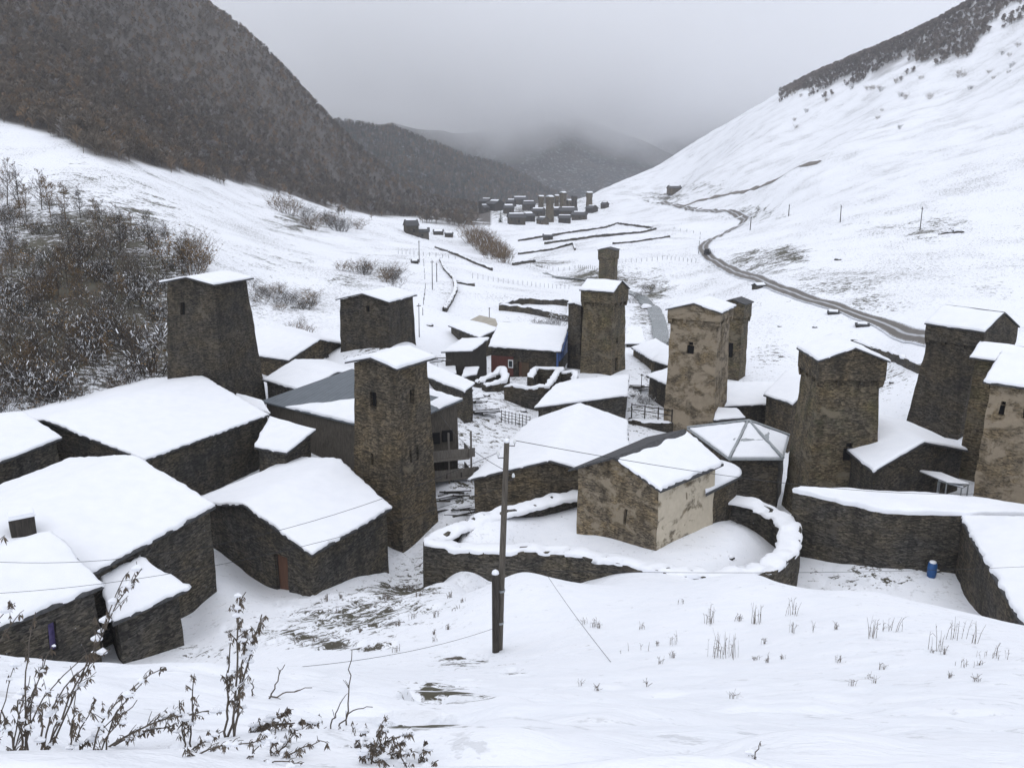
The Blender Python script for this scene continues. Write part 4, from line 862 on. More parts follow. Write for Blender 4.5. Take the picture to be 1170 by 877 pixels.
house('lean_to', 'tiny low snow roof left of the collapsed wall heap', (500, 425), (522, 427), (520, 416), (500, 415), -22.6, -22.2, -24.5, mono=True, cat='shed', group='small outbuildings')
house('lean_to', 'small snow-covered shed roof between the collapsed heap and the brown-fronted house', (527, 431), (545, 428), (548, 419), (531, 420), -22.9, -22.4, -24.6, mono=True, cat='shed', group='small outbuildings')

# ---- dry-stone field walls
FW = [('dry stone wall bent like a hook below the far village', [(592, 276), (640, 268), (690, 261), (705, 256), (750, 262), (735, 266), (680, 271), (622, 279)], 1.1),
      ('short dry stone wall low on the snowfield below the hooked wall', [(592, 291), (630, 286), (655, 279), (657, 286)], 1.0),
      ('thin straight field wall right of the short walls, above the river bend', [(700, 279), (725, 277), (765, 271)], .8),
      ('short dark wall beside the brown thicket in the valley', [(586, 303), (611, 299)], 1.0),
      ('winding dry stone wall down the open snowfield left of the gabled roofs', [(503, 297), (508, 308), (519, 320), (521, 332), (515, 345), (508, 356)], .7),
      ('little side spur of the winding wall', [(521, 323), (541, 327)], .6),
      ('field wall slanting down to the brown thicket', [(497, 283), (520, 291), (540, 300), (562, 309)], .9),
      ('dark field wall between the corbelled tower and the leaning tower', [(974, 394), (1000, 403), (1030, 414), (1052, 426)], .9),
      ('broken dark wall on the right-hand snow slope above the poles', [(1072, 268), (1092, 265), (1100, 266)], .3)]
for lb, line, hh in FW:
    P = []
    for (x0, y0), (x1, y1) in zip(line[:-1], line[1:]):
        for k in range(4): P.append((x0 + (x1 - x0) * k / 4, y0 + (y1 - y0) * k / 4))
    P.append(line[-1]); L = []
    for px, py in P:
        g = G(px, py, 70); L.append((g.x, g.y, g.z + hh, g.z))
    stone_wall('field_wall', lb, L, .7, .16, group='dry stone field walls', step=1.2, lump=1.4)

# ---- small things of the village
def barrel():
    g = G(1064, 658, 40); g = Vector((g.x, g.y, h1(g.x, g.y))); t = thing('barrel', 'blue plastic barrel standing against the massive long wall', 'barrel', g); mb = MB(); N = 16; prof = [(.25, -.1), (.27, .05), (.29, .3), (.30, .33), (.29, .36), (.29, .62), (.30, .65), (.29, .68), (.26, .92), (.2, .96)]; V = []
    for r, z in prof: V += [(r * math.cos(2 * math.pi * k / N), r * math.sin(2 * math.pi * k / N), z) for k in range(N)]
    mb.add(V, [(j * N + k, j * N + (k + 1) % N, (j + 1) * N + (k + 1) % N, (j + 1) * N + k) for j in range(len(prof) - 1) for k in range(N)] + [tuple((len(prof) - 1) * N + k for k in range(N))]); mb.build('drum', M['blue_plastic'], t, smooth=True)
    mb = MB(); V = []
    for r, z in ((.21, .955), (.2, 1.04), (.1, 1.08), (.01, 1.09)): V += [(r * math.cos(2 * math.pi * k / N), r * math.sin(2 * math.pi * k / N), z) for k in range(N)]
    mb.add(V, [(j * N + k, j * N + (k + 1) % N, (j + 1) * N + (k + 1) % N, (j + 1) * N + k) for j in range(3) for k in range(N)]); mb.build('snow', M['snow'], t, smooth=True)
barrel()
def canopy():
    t = thing('canopy', 'small light metal canopy with snow behind the massive long wall', 'canopy'); q = [PZ(1048, 537, -21.6), PZ(1082, 551, -21.6), PZ(1108, 553, -21.6), PZ(1075, 540, -21.6)]; q2 = [PZ(1072, 549, -21.9), PZ(1100, 557, -21.9), PZ(1108, 552, -21.9), PZ(1084, 546, -21.9)]
    org = sum(q, Vector()) / 4; org.z = -24.6; t.location = org
    for Q in (q, q2):
        mb = MB(); V = [p - org for p in Q]; mb.add(V + [p - Vector((0, 0, .06)) for p in V], [(0, 1, 2, 3), (7, 6, 5, 4), (0, 4, 5, 1), (1, 5, 6, 2), (2, 6, 7, 3), (3, 7, 4, 0)]); rf = mb.build('roof_panel', M['metal_grey'], t)
        mb = MB(); mb.add([p + Vector((0, 0, .01)) for p in V] + [p * .97 + Vector((0, 0, .16)) for p in V], [(4, 5, 6, 7), (0, 1, 5, 4), (1, 2, 6, 5), (2, 3, 7, 6), (3, 0, 4, 7)]); mb.build('snow', M['snow'], rf)
    for p in q + q2[:2]:
        mb = MB(); v = p - org; mb.tube([(v.x * .95, v.y * .95, -1), (v.x * .95, v.y * .95, v.z - .05)], .05, 6); mb.build('post', M['metal_grey'], t)
canopy()
def wattle():
    a, b = G(573, 482, 70), G(605, 489, 70); t = thing('wattle_fence', 'small openwork wooden hurdle in the snowy lot left of the gabled mid village roof', 'fence', a); d = b - a; L = d.length; u = d.normalized()
    for k in range(9):
        p = u * (L * k / 8); mb = MB(); mb.tube([p + Vector((0, 0, -.3)), p + Vector((.03 * (k % 3), 0, 1.35))], .04, 5); mb.build('stake', M['wood_dark'], t)
    for k in range(4):
        mb = MB(); mb.tube([u * (L * i / 8) + Vector((.04 * (-1) ** i, .04 * (-1) ** (i + k), .25 + k * .33 + .04 * math.sin(i * 2 + k))) for i in range(9)], .03, 4); mb.build('rail', M['wood_dark'], t)
wattle()
def log_pile(label, px, py, n, seed):
    g = G(px, py, 60); t = thing('plank_pile', label, 'planks', (g.x, g.y, h1(g.x, g.y)), group='piles of old planks'); rr = random.Random(seed)
    for k in range(n):
        mb = MB(); L = rr.uniform(1.6, 3.2); a = rr.uniform(-.4, .4) + .2; c = Vector((rr.uniform(-1.2, 1.2), rr.uniform(-.9, .9), .1 + rr.random() * .45)); e = Vector((math.cos(a), math.sin(a), rr.uniform(-.12, .12))) * L / 2
        mb.box(c, (L, .2, .07), a); o = mb.build('plank', M['wood_dark'], t)
        if k % 2 == 0: mb = MB(); mb.box(c + Vector((0, 0, .07)), (L * .9, .17, .06), a); mb.build('snow', M['snow'], o)
log_pile('jumble of snowy planks beside the wooden hurdle', 553, 474, 14, 1)
log_pile('scattered planks in the snow below the wooden balcony', 515, 572, 6, 2)
log_pile('heap of snowy boards beside the collapsed wall heap', 538, 462, 9, 3)
log_pile('boards lying by the dark sheds below the brown tower', 735, 446, 9, 4)
log_pile('firewood boards stacked in the lane right of the nearest tower', 522, 590, 7, 5)
log_pile('few planks in the snow left of the small house with the pale brown front', 492, 414, 6, 6)
def railing():
    a, b = PZ(722, 462, -23.6), PZ(768, 469, -23.6); t = thing('railing', 'wooden rail fence between the long low house and the tan plastered tower', 'railing', a); d = b - a; L = d.length; u = d.normalized()
    for k in range(4): mb = MB(); p = u * (L * k / 3); mb.tube([p + Vector((0, 0, -2.5)), p + Vector((0, 0, .15))], .07, 5); mb.build('post', M['wood_dark'], t)
    for z in (0, -.55): mb = MB(); mb.tube([Vector((0, 0, z)), d + Vector((0, 0, z))], .05, 5); mb.build('rail', M['wood_dark'], t)
    stone_wall('retaining_wall', 'dark retaining wall under the wooden rail fence', L3([(718, 478), (770, 483)], -25.0, -27), .8, .2, stone='stone_black')
railing()

# ---- utility pole and cables
def main_pole():
    g = G(570, 742, 15); g.z = h1(g.x, g.y); top = PD(579, 505, g.y); D = g.y
    t = thing('utility_pole', 'tall wooden utility pole strapped to a short stake on the snowy bank', 'pole', g)
    mb = MB(); tp_ = top - g; mb.tube([(-.0, 0, -.6), tp_ * .33, tp_ * .66, tp_], [.125, .12, .108, .095], 10); mb.build('shaft', M['wood'], t)
    mb = MB(); q = PD(566, 655, D - .25) - g; mb.tube([(q.x + .0, -.25, -.6), q], .13, 8); st = mb.build('stake', M['wood_dark'], t); 
    mb = MB(); mb.tube([q, q + Vector((0, 0, .1)), q + Vector((0, 0, .16))], [.14, .11, .02], 8); mb.build('snow', M['snow'], st, smooth=True)
    mb = MB(); mb.tube([tp_, tp_ + Vector((0, 0, .1)), tp_ + Vector((0, 0, .15))], [.1, .09, .02], 8); mb.build('snow', M['snow'], t, smooth=True)
    for k in (.14, .30): mb = MB(); p = tp_ * k; mb.tube([p - Vector((0, 0, .04)), p + Vector((0, 0, .04))], .15, 10); mb.build('strap', M['metal_grey'], t)
    ins = []
    for k, s in ((.985, 1), (.93, -1), (.83, 1)):
        mb = MB(); p = tp_ * k; e = p + Vector((.28 * s, -.05, 0)); mb.tube([p, e, e + Vector((0, 0, .12))], .018, 5); ar = mb.build('bracket', M['cable'], t)
        mb = MB(); mb.tube([e + Vector((0, 0, .1)), e + Vector((0, 0, .16)), e + Vector((0, 0, .24))], [.05, .055, .03], 8); mb.build('insulator', M['white_paint'], ar, smooth=True); ins.append(g + e + Vector((0, 0, .2)))
    return g, ins, tp_
pg, ins, ptop = main_pole()
def cable(label, a, b, sag, r=.014):
    N = 24; mb = MB(); pts_ = [a.lerp(b, i / N) - Vector((0, 0, sag * 4 * (i / N) * (1 - i / N))) for i in range(N + 1)]; mb.tube([p - a for p in pts_], r, 4)
    o = mb.build('power_cable', M['cable']); o.location = a; tag(o, label, 'cable', 'cables strung across the village')
cable('cable from the utility pole top crossing the chapel roof to the right', ins[0], PD(1210, 556, 64), 1.2, .014)
cable('lower cable from the utility pole passing in front of the curved wall to the right', pg + ptop * .40, PD(1210, 645, 40), .25, .009)
cable('cable from the utility pole to the left over the brown-doored house', ins[1], PD(-60, 637, 34), 1.6, .010)
cable('lowest cable slanting down left across the nearest snow roofs', pg + ptop * .8, PD(-60, 680, 30), .9, .009)
cable('cable from the utility pole towards the balcony house', ins[2], PZ(497, 462, -20.5), .8, .012)
cable('thin guy wire running down from behind the bank to the near snow', PD(622, 652, 36) , G(698, 756, 8), .1, .008)
cable('cable from the pole foot running low past the nearest tower', pg + ptop * .12, PD(160, 768, 16), .5, .007)
def pole(label, px, pb, ptp, w=.11):
    g = G(px, pb, 60); g.z = h1(g.x, g.y) - .2; hh = (pb - ptp) / F * g.y * 1.02; t = thing('utility_pole', label, 'pole', g, group='distant wooden poles'); tl = (px * 7 % 5 - 2) * .012 * hh
    mb = MB(); mb.tube([(0, 0, -.5), (tl, 0, hh)], [w * g.y / 190, w * .7 * g.y / 190], 6); mb.build('shaft', M['wood_dark'], t); mb = MB(); mb.box((tl * .93, 0, hh * .93), (hh * .12, .1, .1)); mb.build('crossarm', M['wood_dark'], t)
for lb, px, b_, t_ in [('leaning pole on the right slope, nearest the right edge', 1051, 264, 237), ('middle pole of the three on the right snow slope', 960, 254, 235), ('leftmost pole of the three on the right snow slope', 901, 247, 234), ('short pole beside the road bend', 857, 263, 248),
    ('pole in the open field, left one of a close pair', 494, 331, 297), ('pole in the open field, right one of a close pair', 499, 322, 300), ('pole behind the ribbed roof field, far left of the pair', 479, 300, 275), ('thin pole standing left of the brown-fronted house', 479, 385, 345), ('thin pole above the tan sheet roof', 559, 366, 350), ('pole beside the dark sheds right of the brown tower', 732, 450, 424), ('pole in front of the long snow roof right of the tan tower', 838, 478, 453)]:
    pole(lb, px, b_, t_)

# ================================================================ far village and huts
def far_tower(label, px, pb, pt, w, stone='stone_tower', cap=True):
    g = G(px, pb, 100); D = g.y; s = w / F * D * .8; h = (pb - pt) / F * D * 1.02; t = thing('small_tower', label, 'tower', (g.x, g.y, g.z - .5), R(random.uniform(15, 60)), 'towers of the far village')
    mb = MB(); k = .9; c = [(-1, -1), (1, -1), (1, 1), (-1, 1)]; V = []
    for z, q in ((-2, 1.12), (h * .75, k), (h * .75, 1.02), (h, 1.02)): V += [(x * s / 2 * q, y * s / 2 * q, z) for x, y in c]
    mb.add(V, [(j * 4 + i, j * 4 + (i + 1) % 4, (j + 1) * 4 + (i + 1) % 4, (j + 1) * 4 + i) for j in range(3) for i in range(4)]); mb.build('wall', M[stone], t)
    o = s / 2 * 1.15; z = h; r = s * .22; mb = MB(); mb.add([(-o, -o, z), (o, -o, z), (o, o, z), (-o, o, z), (-o, 0, z + r), (o, 0, z + r)], [(0, 1, 5, 4), (2, 3, 4, 5), (0, 4, 3), (1, 2, 5), (3, 2, 1, 0)]); rf = mb.build('roof', M['slate'], t)
    if cap: mb = MB(); z += .12; mb.add([(-o, -o, z), (o, -o, z), (o, o, z), (-o, o, z), (-o, 0, z + r + .25), (o, 0, z + r + .25)], [(0, 1, 5, 4), (2, 3, 4, 5), (0, 4, 3), (1, 2, 5), (3, 2, 1, 0)]); mb.build('snow', M['snow'], rf)
    mb = MB(); mb.box((0, -s / 2 * .99, h * .6), (s * .14, .16, s * .28)); mb.build('window', M['void'], t)
def far_house(label, px, pb, w, hp, group='houses of the far village', stone='stone_black', rz=None, d0=100, depth=.8):
    g = G(px, pb, d0); D = g.y; s = w / F * D; h = hp / F * D; t = thing('small_house', label, 'house', (g.x, g.y, g.z - .3), R(rz if rz is not None else random.uniform(-30, 30)), group); dd = s * depth
    x, y = s / 2, dd / 2; hw = h * .66; r = h * .34; mb = MB(); mb.add([(-x, -y, -2), (x, -y, -2), (x, y, -2), (-x, y, -2), (-x, -y, hw), (x, -y, hw), (x, y, hw), (-x, y, hw), (-x, 0, hw + r), (x, 0, hw + r)], [(0, 1, 5, 4), (2, 3, 7, 6), (1, 2, 6, 9, 5), (3, 0, 4, 8, 7)]); mb.build('wall', M[stone], t)
    o = .12 * s; zz = hw - .12 * r
    for nm, lift, th, m in (('roof', .02, .2, 'slate'), ('snow', .22, .18, 'snow')):
        X, Y = (x + o * .5, y + o * .5) if nm == 'roof' else (x * random.uniform(.7, 1.0), y * random.uniform(.75, .98))
        mb = MB(); V = [(-X, -Y, zz), (X, -Y, zz), (X, 0, hw + r), (-X, 0, hw + r), (X, Y, zz), (-X, Y, zz)]; V = [(a, b, c + lift) for a, b, c in V] + [(a, b, c + lift + th) for a, b, c in V]
        mb.add(V, [(6, 7, 8, 9), (9, 8, 10, 11), (1, 0, 3, 2), (2, 3, 5, 4), (0, 1, 7, 6), (4, 5, 11, 10), (1, 2, 8, 7), (2, 4, 10, 8), (3, 0, 6, 9), (5, 3, 9, 11)]); o_ = mb.build(nm, M[m], t if nm == 'roof' else rf_)
        rf_ = o_
    mb = MB(); mb.box((s * .1, -y - .02, hw * .45), (s * .12, .12, hw * .3)); mb.build('window', M['void'], t)
for a in [('small pale tower farthest left in the far village, above the clustered roofs', 572, 232, 217, 6), ('grey tower left of the tallest one in the far village', 618, 242, 225, 6), ('tallest brown tower of the far village, nearest to us', 628, 254, 226, 8), ('thin tower just right of the tallest far tower', 636, 238, 224, 5),
          ('snow-capped tower between the tallest far tower and the greenish one', 643, 240, 221, 7), ('dark greenish tower of the far village', 656, 239, 225, 6, 'stone_black', False), ('rightmost tower of the far village, standing apart', 673, 240, 221, 7), ('broad tower base behind the thin far tower', 650, 238, 229, 7)]: far_tower(*a)
FHL = [(556, 236, 16, 7), (566, 240, 18, 9), (581, 244, 12, 8), (575, 233, 14, 6), (594, 234, 16, 7), (604, 240, 14, 8), (590, 256, 20, 10), (603, 253, 14, 8), (615, 247, 14, 7), (620, 256, 12, 6), (636, 246, 12, 7), (649, 247, 20, 8), (645, 255, 14, 7), (662, 251, 16, 7), (676, 243, 12, 6), (691, 238, 8, 5), (584, 236, 10, 6), (553, 243, 10, 7)]
POS = ['upper left roof on the far village knoll', 'wide roof at the left foot of the far village knoll', 'dark roof right of the wide knoll roof', 'topmost roof on the far village knoll', 'snowy roof right of the knoll top', 'dark house halfway between knoll and towers', 'lowest dark house of the far village', 'house just right of the lowest far house', 'roof left of the tallest far tower', 'house at the left foot of the tallest far tower', 'house right behind the tallest far tower', 'widest low house between tallest and greenish far towers', 'low house in front of the widest far house', 'snow roof below the greenish far tower', 'house left of the rightmost far tower foot', 'tiny hut beyond the rightmost far tower', 'small roof behind the knoll roofs', 'small outlying roof at the left end of the far village']
for (px, pb, w, hp), lb in zip(FHL, POS): far_house(lb, px, pb, w * .92, hp + 2.5, stone=random.choice(['stone_black', 'stone_brown', 'stone_black', 'wood_dark']), rz=random.uniform(-60, 60))
GV = 'huts in the valley'
far_house('tall two-storey hut left of the valley thicket', 470, 268, 14, 17, GV, 'stone_black', 25)
far_house('lower planked hut in front of the tall valley hut', 481, 271, 18, 11, GV, 'wood', 5)
far_house('dark flat hut right of the tall valley hut', 501, 268, 11, 6, GV, 'stone_black', 0)
far_house('smallest dark shed of the valley hut row', 513, 270, 9, 5, GV, 'stone_black', 0)
far_house('lone hut by the hooked field wall', 626, 274, 11, 7, GV, 'stone_dark', 0)
far_house('tiny sheepfold hut on the left snowfield', 474, 301, 8, 5, GV, 'stone_dark', 0)
far_house('ruined hut high beside the far end of the road', 770, 220, 13, 8, GV, 'stone_brown', 10)
far_house('small hut half buried below the road', 867, 329, 12, 6, GV, 'stone_dark', 20, 60)
far_house('low stone shelter below the road', 952, 358, 12, 4, GV, 'stone_black', -20, 60)
far_house('flat stone shelter right of the low one under the road', 985, 372, 14, 4, GV, 'stone_black', -20, 60)
# car on the road
def car():
    g = G(808, 291, 100); t = thing('parked_car', 'dark off-road car on the slushy road bend', 'car', (g.x, g.y, h1(g.x, g.y) + .2), R(70)); mb = MB()
    P = [(-2.1, .45), (-2.1, .95), (-1.9, 1.1), (-1.7, 1.75), (.5, 1.78), (1.0, 1.15), (2.0, 1.02), (2.15, .8), (2.15, .45)]; n = len(P); V = [(x, -.85 if z < 1.2 else -.72, z) for x, z in P] + [(x, .85 if z < 1.2 else .72, z) for x, z in P]
    mb.add(V, [tuple(range(n)), tuple(reversed(range(n, 2 * n)))] + [(i, n + i, n + (i + 1) % n, (i + 1) % n) for i in range(n)]); mb.build('body', M['cable'], t)
    for x in (-1.35, 1.35):
        for y in (-.8, .8):
            mb = MB(); mb.tube([(x, y - .11, .38), (x, y + .11, .38)], .38, 14); mb.build('wheel', M['void'], t)
    for y in (-.79, .79): mb = MB(); mb.box((-.6, y, 1.42), (1.9, .06, .42)); mb.build('window', M['glass'], t)
    mb = MB(); mb.box((.82, 0, 1.42), (.06, 1.35, .5), rot=Matrix.Rotation(R(38), 3, 'Y')); mb.build('windscreen', M['glass'], t)
car()

# ================================================================ vegetation
M['bark'] = mat_plain('grey_brown_bark', (.07, .058, .048), (.14, .12, .10), 4, .9)
M['bark_dark'] = mat_plain('dark_twigs', (.035, .030, .026), (.075, .063, .052), 4, .9)
M['twig_brown'] = mat_plain('brown_twigs', (.085, .060, .038), (.15, .105, .062), 3, .9)
M['leaf_ochre'] = mat_plain('withered_ochre_leaves', (.15, .095, .045), (.24, .16, .075), 2, .8)
M['needle'] = mat_plain('dark_green_needles', (.022, .032, .020), (.05, .065, .035), 3, .9)
M['dry_leaf'] = mat_plain('dry_brown_leaves', (.080, .062, .047), (.19, .155, .12), 9, .9)
def grow(mb, rr, p, d, L, r, lvl, snowp, leafp, spread=.6, up=.15, seg=3, minr=.006, nb=(3, 5)):
    pts_ = [p]; rad = [r]
    for i in range(seg):
        d = (d + Vector((rr.uniform(-1, 1), rr.uniform(-1, 1), rr.uniform(-.5, .7))) * .22 + Vector((0, 0, up * .3))).normalized(); pts_.append(pts_[-1] + d * L / seg); rad.append(max(minr, r * (1 - .75 * (i + 1) / seg)))
    mb.tube(pts_, rad, 4 if lvl > 1 else 3, 0, cap=False)
    for i in range(1, len(pts_)):
        if rr.random() < snowp and lvl <= 1:
            a, b = pts_[i - 1], pts_[i]; s = max(.012, rad[i] * .8) + .012; o = Vector((0, 0, s * .9)); sd = (b - a).cross(Vector((0, 0, 1)));
            if sd.length > 1e-4:
                sd = sd.normalized() * s * 1.2; mb.add([a + sd + o * .3, a + o * 1.6, b + o * 1.6, b + sd + o * .3, a - sd + o * .3, b - sd + o * .3], [(0, 1, 2, 3), (1, 4, 5, 2)], 1)
        if rr.random() < leafp:
            c = pts_[i] + Vector((rr.uniform(-1, 1), rr.uniform(-1, 1), rr.uniform(-1, 1))) * .15; e1 = Vector((rr.uniform(-1, 1), rr.uniform(-1, 1), rr.uniform(-1, 1))).normalized() * .12; e2 = e1.orthogonal().normalized() * .09; mb.add([c - e1, c + e2, c + e1, c - e2], [(0, 1, 2, 3)], 2)
    if lvl <= 0: return
    for k in range(rr.randint(*nb)):
        t_ = rr.uniform(.3, 1); x = t_ * seg; i = min(seg - 1, int(x)); q = pts_[i].lerp(pts_[i + 1], x - i)
        az = rr.uniform(0, 6.283); o = Vector((math.cos(az), math.sin(az), rr.uniform(0, .5))); grow(mb, rr, q, (d * (1 - spread) + o * spread + Vector((0, 0, up))).normalized(), L * rr.uniform(.42, .66), max(minr, r * .5), lvl - 1, snowp, leafp, spread, up, 2 if lvl < 2 else 3, minr, nb)
def make_tree(name, seed, h, lean, snowp, leafp, barkm='bark', leafm='leaf_ochre'):
    rr = random.Random(seed); tr = MB(); pts_ = [Vector((0, 0, -.4))]; d = Vector((rr.uniform(-.08, .08), rr.uniform(-.08, .08), 1)).normalized()
    for i in range(6): d = (d + Vector((rr.uniform(-1, 1), rr.uniform(-1, 1), 0)) * .07).normalized(); pts_.append(pts_[-1] + d * h / 6)
    r0 = h * .013 + .02; rad = [r0 * (1 - .9 * i / 6) for i in range(7)]; tr.tube(pts_, rad, 6); cr = MB()
    for k in range(26):
        f = rr.uniform(.18, .98) * 6; i = min(5, int(f)); q = pts_[i].lerp(pts_[i + 1], f - i); az = rr.uniform(0, 6.283); l = h * .30 * (1.15 - f / 6) * rr.uniform(.7, 1.2) + .3
        grow(cr, rr, q, Vector((math.cos(az), math.sin(az), rr.uniform(.25, .9))).normalized(), l, rad[i] * .45 + .008, 2, snowp, leafp, .55, .18, 3, .012, (3, 5))
    return tr, cr
def make_bush(seed, h, n, snowp, leafp):
    rr = random.Random(seed); mb = MB()
    for k in range(n):
        az = rr.uniform(0, 6.283); e = rr.uniform(.1, .9); grow(mb, rr, Vector((math.cos(az) * .25 * h * rr.random(), math.sin(az) * .25 * h * rr.random(), -.2)), Vector((math.cos(az) * e, math.sin(az) * e, 1)).normalized(), h * rr.uniform(.6, 1.0), .03, 2, snowp, leafp, .5, .1, 4, .009, (3, 5))
    return mb
def mesh_only(mb, mats): o = mb.build('tmp', mats); me = o.data; bpy.data.objects.remove(o); return me
TM = []
for k, (sd, h, sn, lf, bk) in enumerate([(1, 8, .04, .06, 'bark_dark'), (2, 8, .09, .02, 'bark_dark'), (3, 8, .02, .25, 'twig_brown'), (4, 8, .03, .08, 'bark')]):
    tr, cr = make_tree('t', sd, h, 0, sn, lf, bk); TM.append((mesh_only(tr, [M[bk]]), mesh_only(cr, [M[bk], M['snow'], M['leaf_ochre']])))
BM_ = []
for k, (sd, h, n, sn, lf, bk) in enumerate([(11, 3, 16, .07, .03, 'bark_dark'), (12, 3, 16, .17, .0, 'bark_dark'), (13, 3, 13, .03, .16, 'twig_brown'), (14, 3, 13, .06, .05, 'bark_dark'), (15, 3, 18, .03, .10, 'twig_brown')]):
    BM_.append(mesh_only(make_bush(sd, h, n, sn, lf), [M[bk], M['snow'], M['leaf_ochre']]))
def put_tree(px, py, k, hpx, label, group, d0=60, z0=-.2):
    g = G(px, py, d0); g.z = h1(g.x, g.y) + z0; s = hpx / F * g.y / 8; t = thing('bare_tree', label, 'tree', g, random.uniform(0, 6.28), group); t.scale = (s * random.uniform(.8, 1.05), s * random.uniform(.8, 1.05), s)
    for nm, me in (('trunk', TM[k][0]), ('crown', TM[k][1])): o = bpy.data.objects.new(nm, me); COL.objects.link(o); o.parent = t
def put_bush(px, py, k, hpx, label, group, d0=60, wide=1.2, name='bare_shrub'):
    g = G(px, py, d0); g.z = h1(g.x, g.y) - .1; s = hpx / F * g.y / 3; o = bpy.data.objects.new(name, BM_[k]); COL.objects.link(o); o.location = g; o.rotation_euler = (0, 0, random.uniform(0, 6.28)); o.scale = (s * wide, s * wide, s); tag(o, label, 'shrub', group)
def in_poly(x, y, P):
    c = False
    for (x0, y0), (x1, y1) in zip(P, P[1:] + P[:1]):
        if (y0 > y) != (y1 > y) and x < (x1 - x0) * (y - y0) / (y1 - y0) + x0: c = not c
    return c
TH = [(-60, 215), (30, 225), (90, 235), (140, 245), (180, 262), (225, 275), (240, 300), (205, 325), (190, 330), (185, 420), (150, 450), (60, 470), (-60, 480)]
LT = 'snow-dusted bare tree in the thick scrub left of the squat dark tower'; LB = 'snow-dusted bare shrub in the thick scrub left of the squat dark tower'
n = 0
while n < 60:
    x, y = random.uniform(-60, 235), random.uniform(215, 430)
    if in_poly(x, y, TH): put_tree(x, y + 12, random.choice([0, 1, 0, 2, 2, 3]), random.uniform(24, 58) * (.7 + (y - 200) / 400), LT, 'trees of the left thicket'); n += 1
n = 0
while n < 150:
    x, y = random.uniform(-60, 240), random.uniform(225, 480)
    if in_poly(x, y, TH): put_bush(x, y, random.choice([0, 1, 0, 0, 3, 2, 2]), random.uniform(8, 23) * (.6 + (y - 200) / 300), LB, 'shrubs of the left thicket', wide=1.5); n += 1
LR = 'slender birch-like bare tree rising above the upper edge of the left thicket'
for x, y, hp, k in [(-30, 235, 45, 3), (8, 235, 55, 3), (22, 238, 50, 0), (48, 240, 48, 3), (30, 250, 40, 2), (58, 248, 46, 2), (75, 252, 44, 2), (92, 250, 38, 0), (110, 262, 36, 2), (128, 268, 34, 3), (150, 272, 30, 2), (175, 285, 30, 3)]:
    put_tree(x, y, k, hp, LR, 'birches on the upper edge of the thicket')
for x, y, hp, k in [(205, 312, 36, 3), (195, 305, 34, 2), (220, 315, 34, 4), (215, 300, 30, 4), (230, 308, 24, 2)]: put_bush(x, y, k, hp, 'large brownish bare shrub on the snow just above the squat dark tower', 'shrubs above the squat tower', wide=1.0)
put_bush(170, 428, 0, 60, 'dark greenish shrub hard against the left side of the squat dark tower', None)
for i in range(40):
    cx, cy, rx, ry = random.choice([(345, 345, 45, 14), (330, 350, 40, 12), (340, 250, 35, 12), (360, 258, 40, 10), (415, 312, 28, 8), (452, 318, 12, 6), (305, 345, 14, 20), (390, 262, 25, 8)])
    put_bush(random.gauss(cx, rx * .5), random.gauss(cy, ry * .5), random.choice([1, 3, 4, 0]), random.uniform(7, 15), 'low bare shrub scattered on the snow slope above the village', 'low shrubs of the snow slope', wide=1.6)
for i in range(34):
    x = random.uniform(905, 1165); y = np.interp(x, [900, 1000, 1060, 1110, 1165], [104, 90, 84, 76, 45]) + abs(random.gauss(0, 22)) + 4; put_bush(x, y, random.choice([4, 0, 2]), random.uniform(2.5, 5.5), 'tiny dark shrub scattered below the grey scrub on the right-hand crest', 'shrubs scattered under the right crest', d0=250, wide=1.2)
for x, y, hp, k in [(322, 243, 18, 4), (332, 246, 15, 4), (345, 250, 12, 3), (452, 330, 16, 3), (440, 322, 14, 4), (338, 378, 14, 3), (350, 384, 14, 4)]: put_bush(x, y, k, hp, 'ochre bare shrub among the low scrub above the village', 'ochre shrubs', wide=1.3)
for i in range(34):
    a = i / 34; x = 543 + a * 34 + random.uniform(-8, 8); y = 278 + a * 22 + random.uniform(-6, 6); put_bush(x, y, random.choice([4, 4, 2]), random.uniform(10, 19), 'brown leafless shrub in the rounded thicket below the far village', 'brown valley thicket', wide=1.0)
for x, y in [(730, 340), (722, 346), (740, 335), (712, 392), (755, 412), (748, 405), (762, 395), (640, 372), (625, 374), (615, 373), (632, 370), (735, 462), (742, 460), (728, 456)]: put_bush(x, y, random.choice([1, 3, 0]), random.uniform(7, 12), 'low dark shrub on the river bank or a village yard', 'shrubs by the river and yards', wide=1.6)
# conifer in the far village
def conifer_mb(rr, h, layers=9, n=9):
    mb = MB(); mb.tube([(0, 0, -.5), (0, 0, h)], [h * .02, .01], 5, 0)
    for l in range(layers):
        z = h * (.12 + .86 * l / layers); r = h * .22 * (1 - l / layers) + .1
        for k in range(n):
            a = rr.uniform(0, 6.28); L = r * rr.uniform(.7, 1.2); d = Vector((math.cos(a), math.sin(a), 0)); s = Vector((-d.y, d.x, 0)) * L * .3; b = Vector((0, 0, z)); mb.add([b + Vector((0, 0, .1 * r)), b + d * L * .6 + s - Vector((0, 0, L * .25)), b + d * L - Vector((0, 0, L * .5)), b + d * L * .6 - s - Vector((0, 0, L * .25))], [(0, 1, 2, 3)], 1)
    return mb
g = G(572, 254, 100); t = thing('spruce', 'single dark spruce beside the far village knoll', 'tree', (g.x, g.y, g.z - .5)); mb = conifer_mb(random.Random(3), 11); me = mb.build('crown', [M['bark_dark'], M['needle']], t)

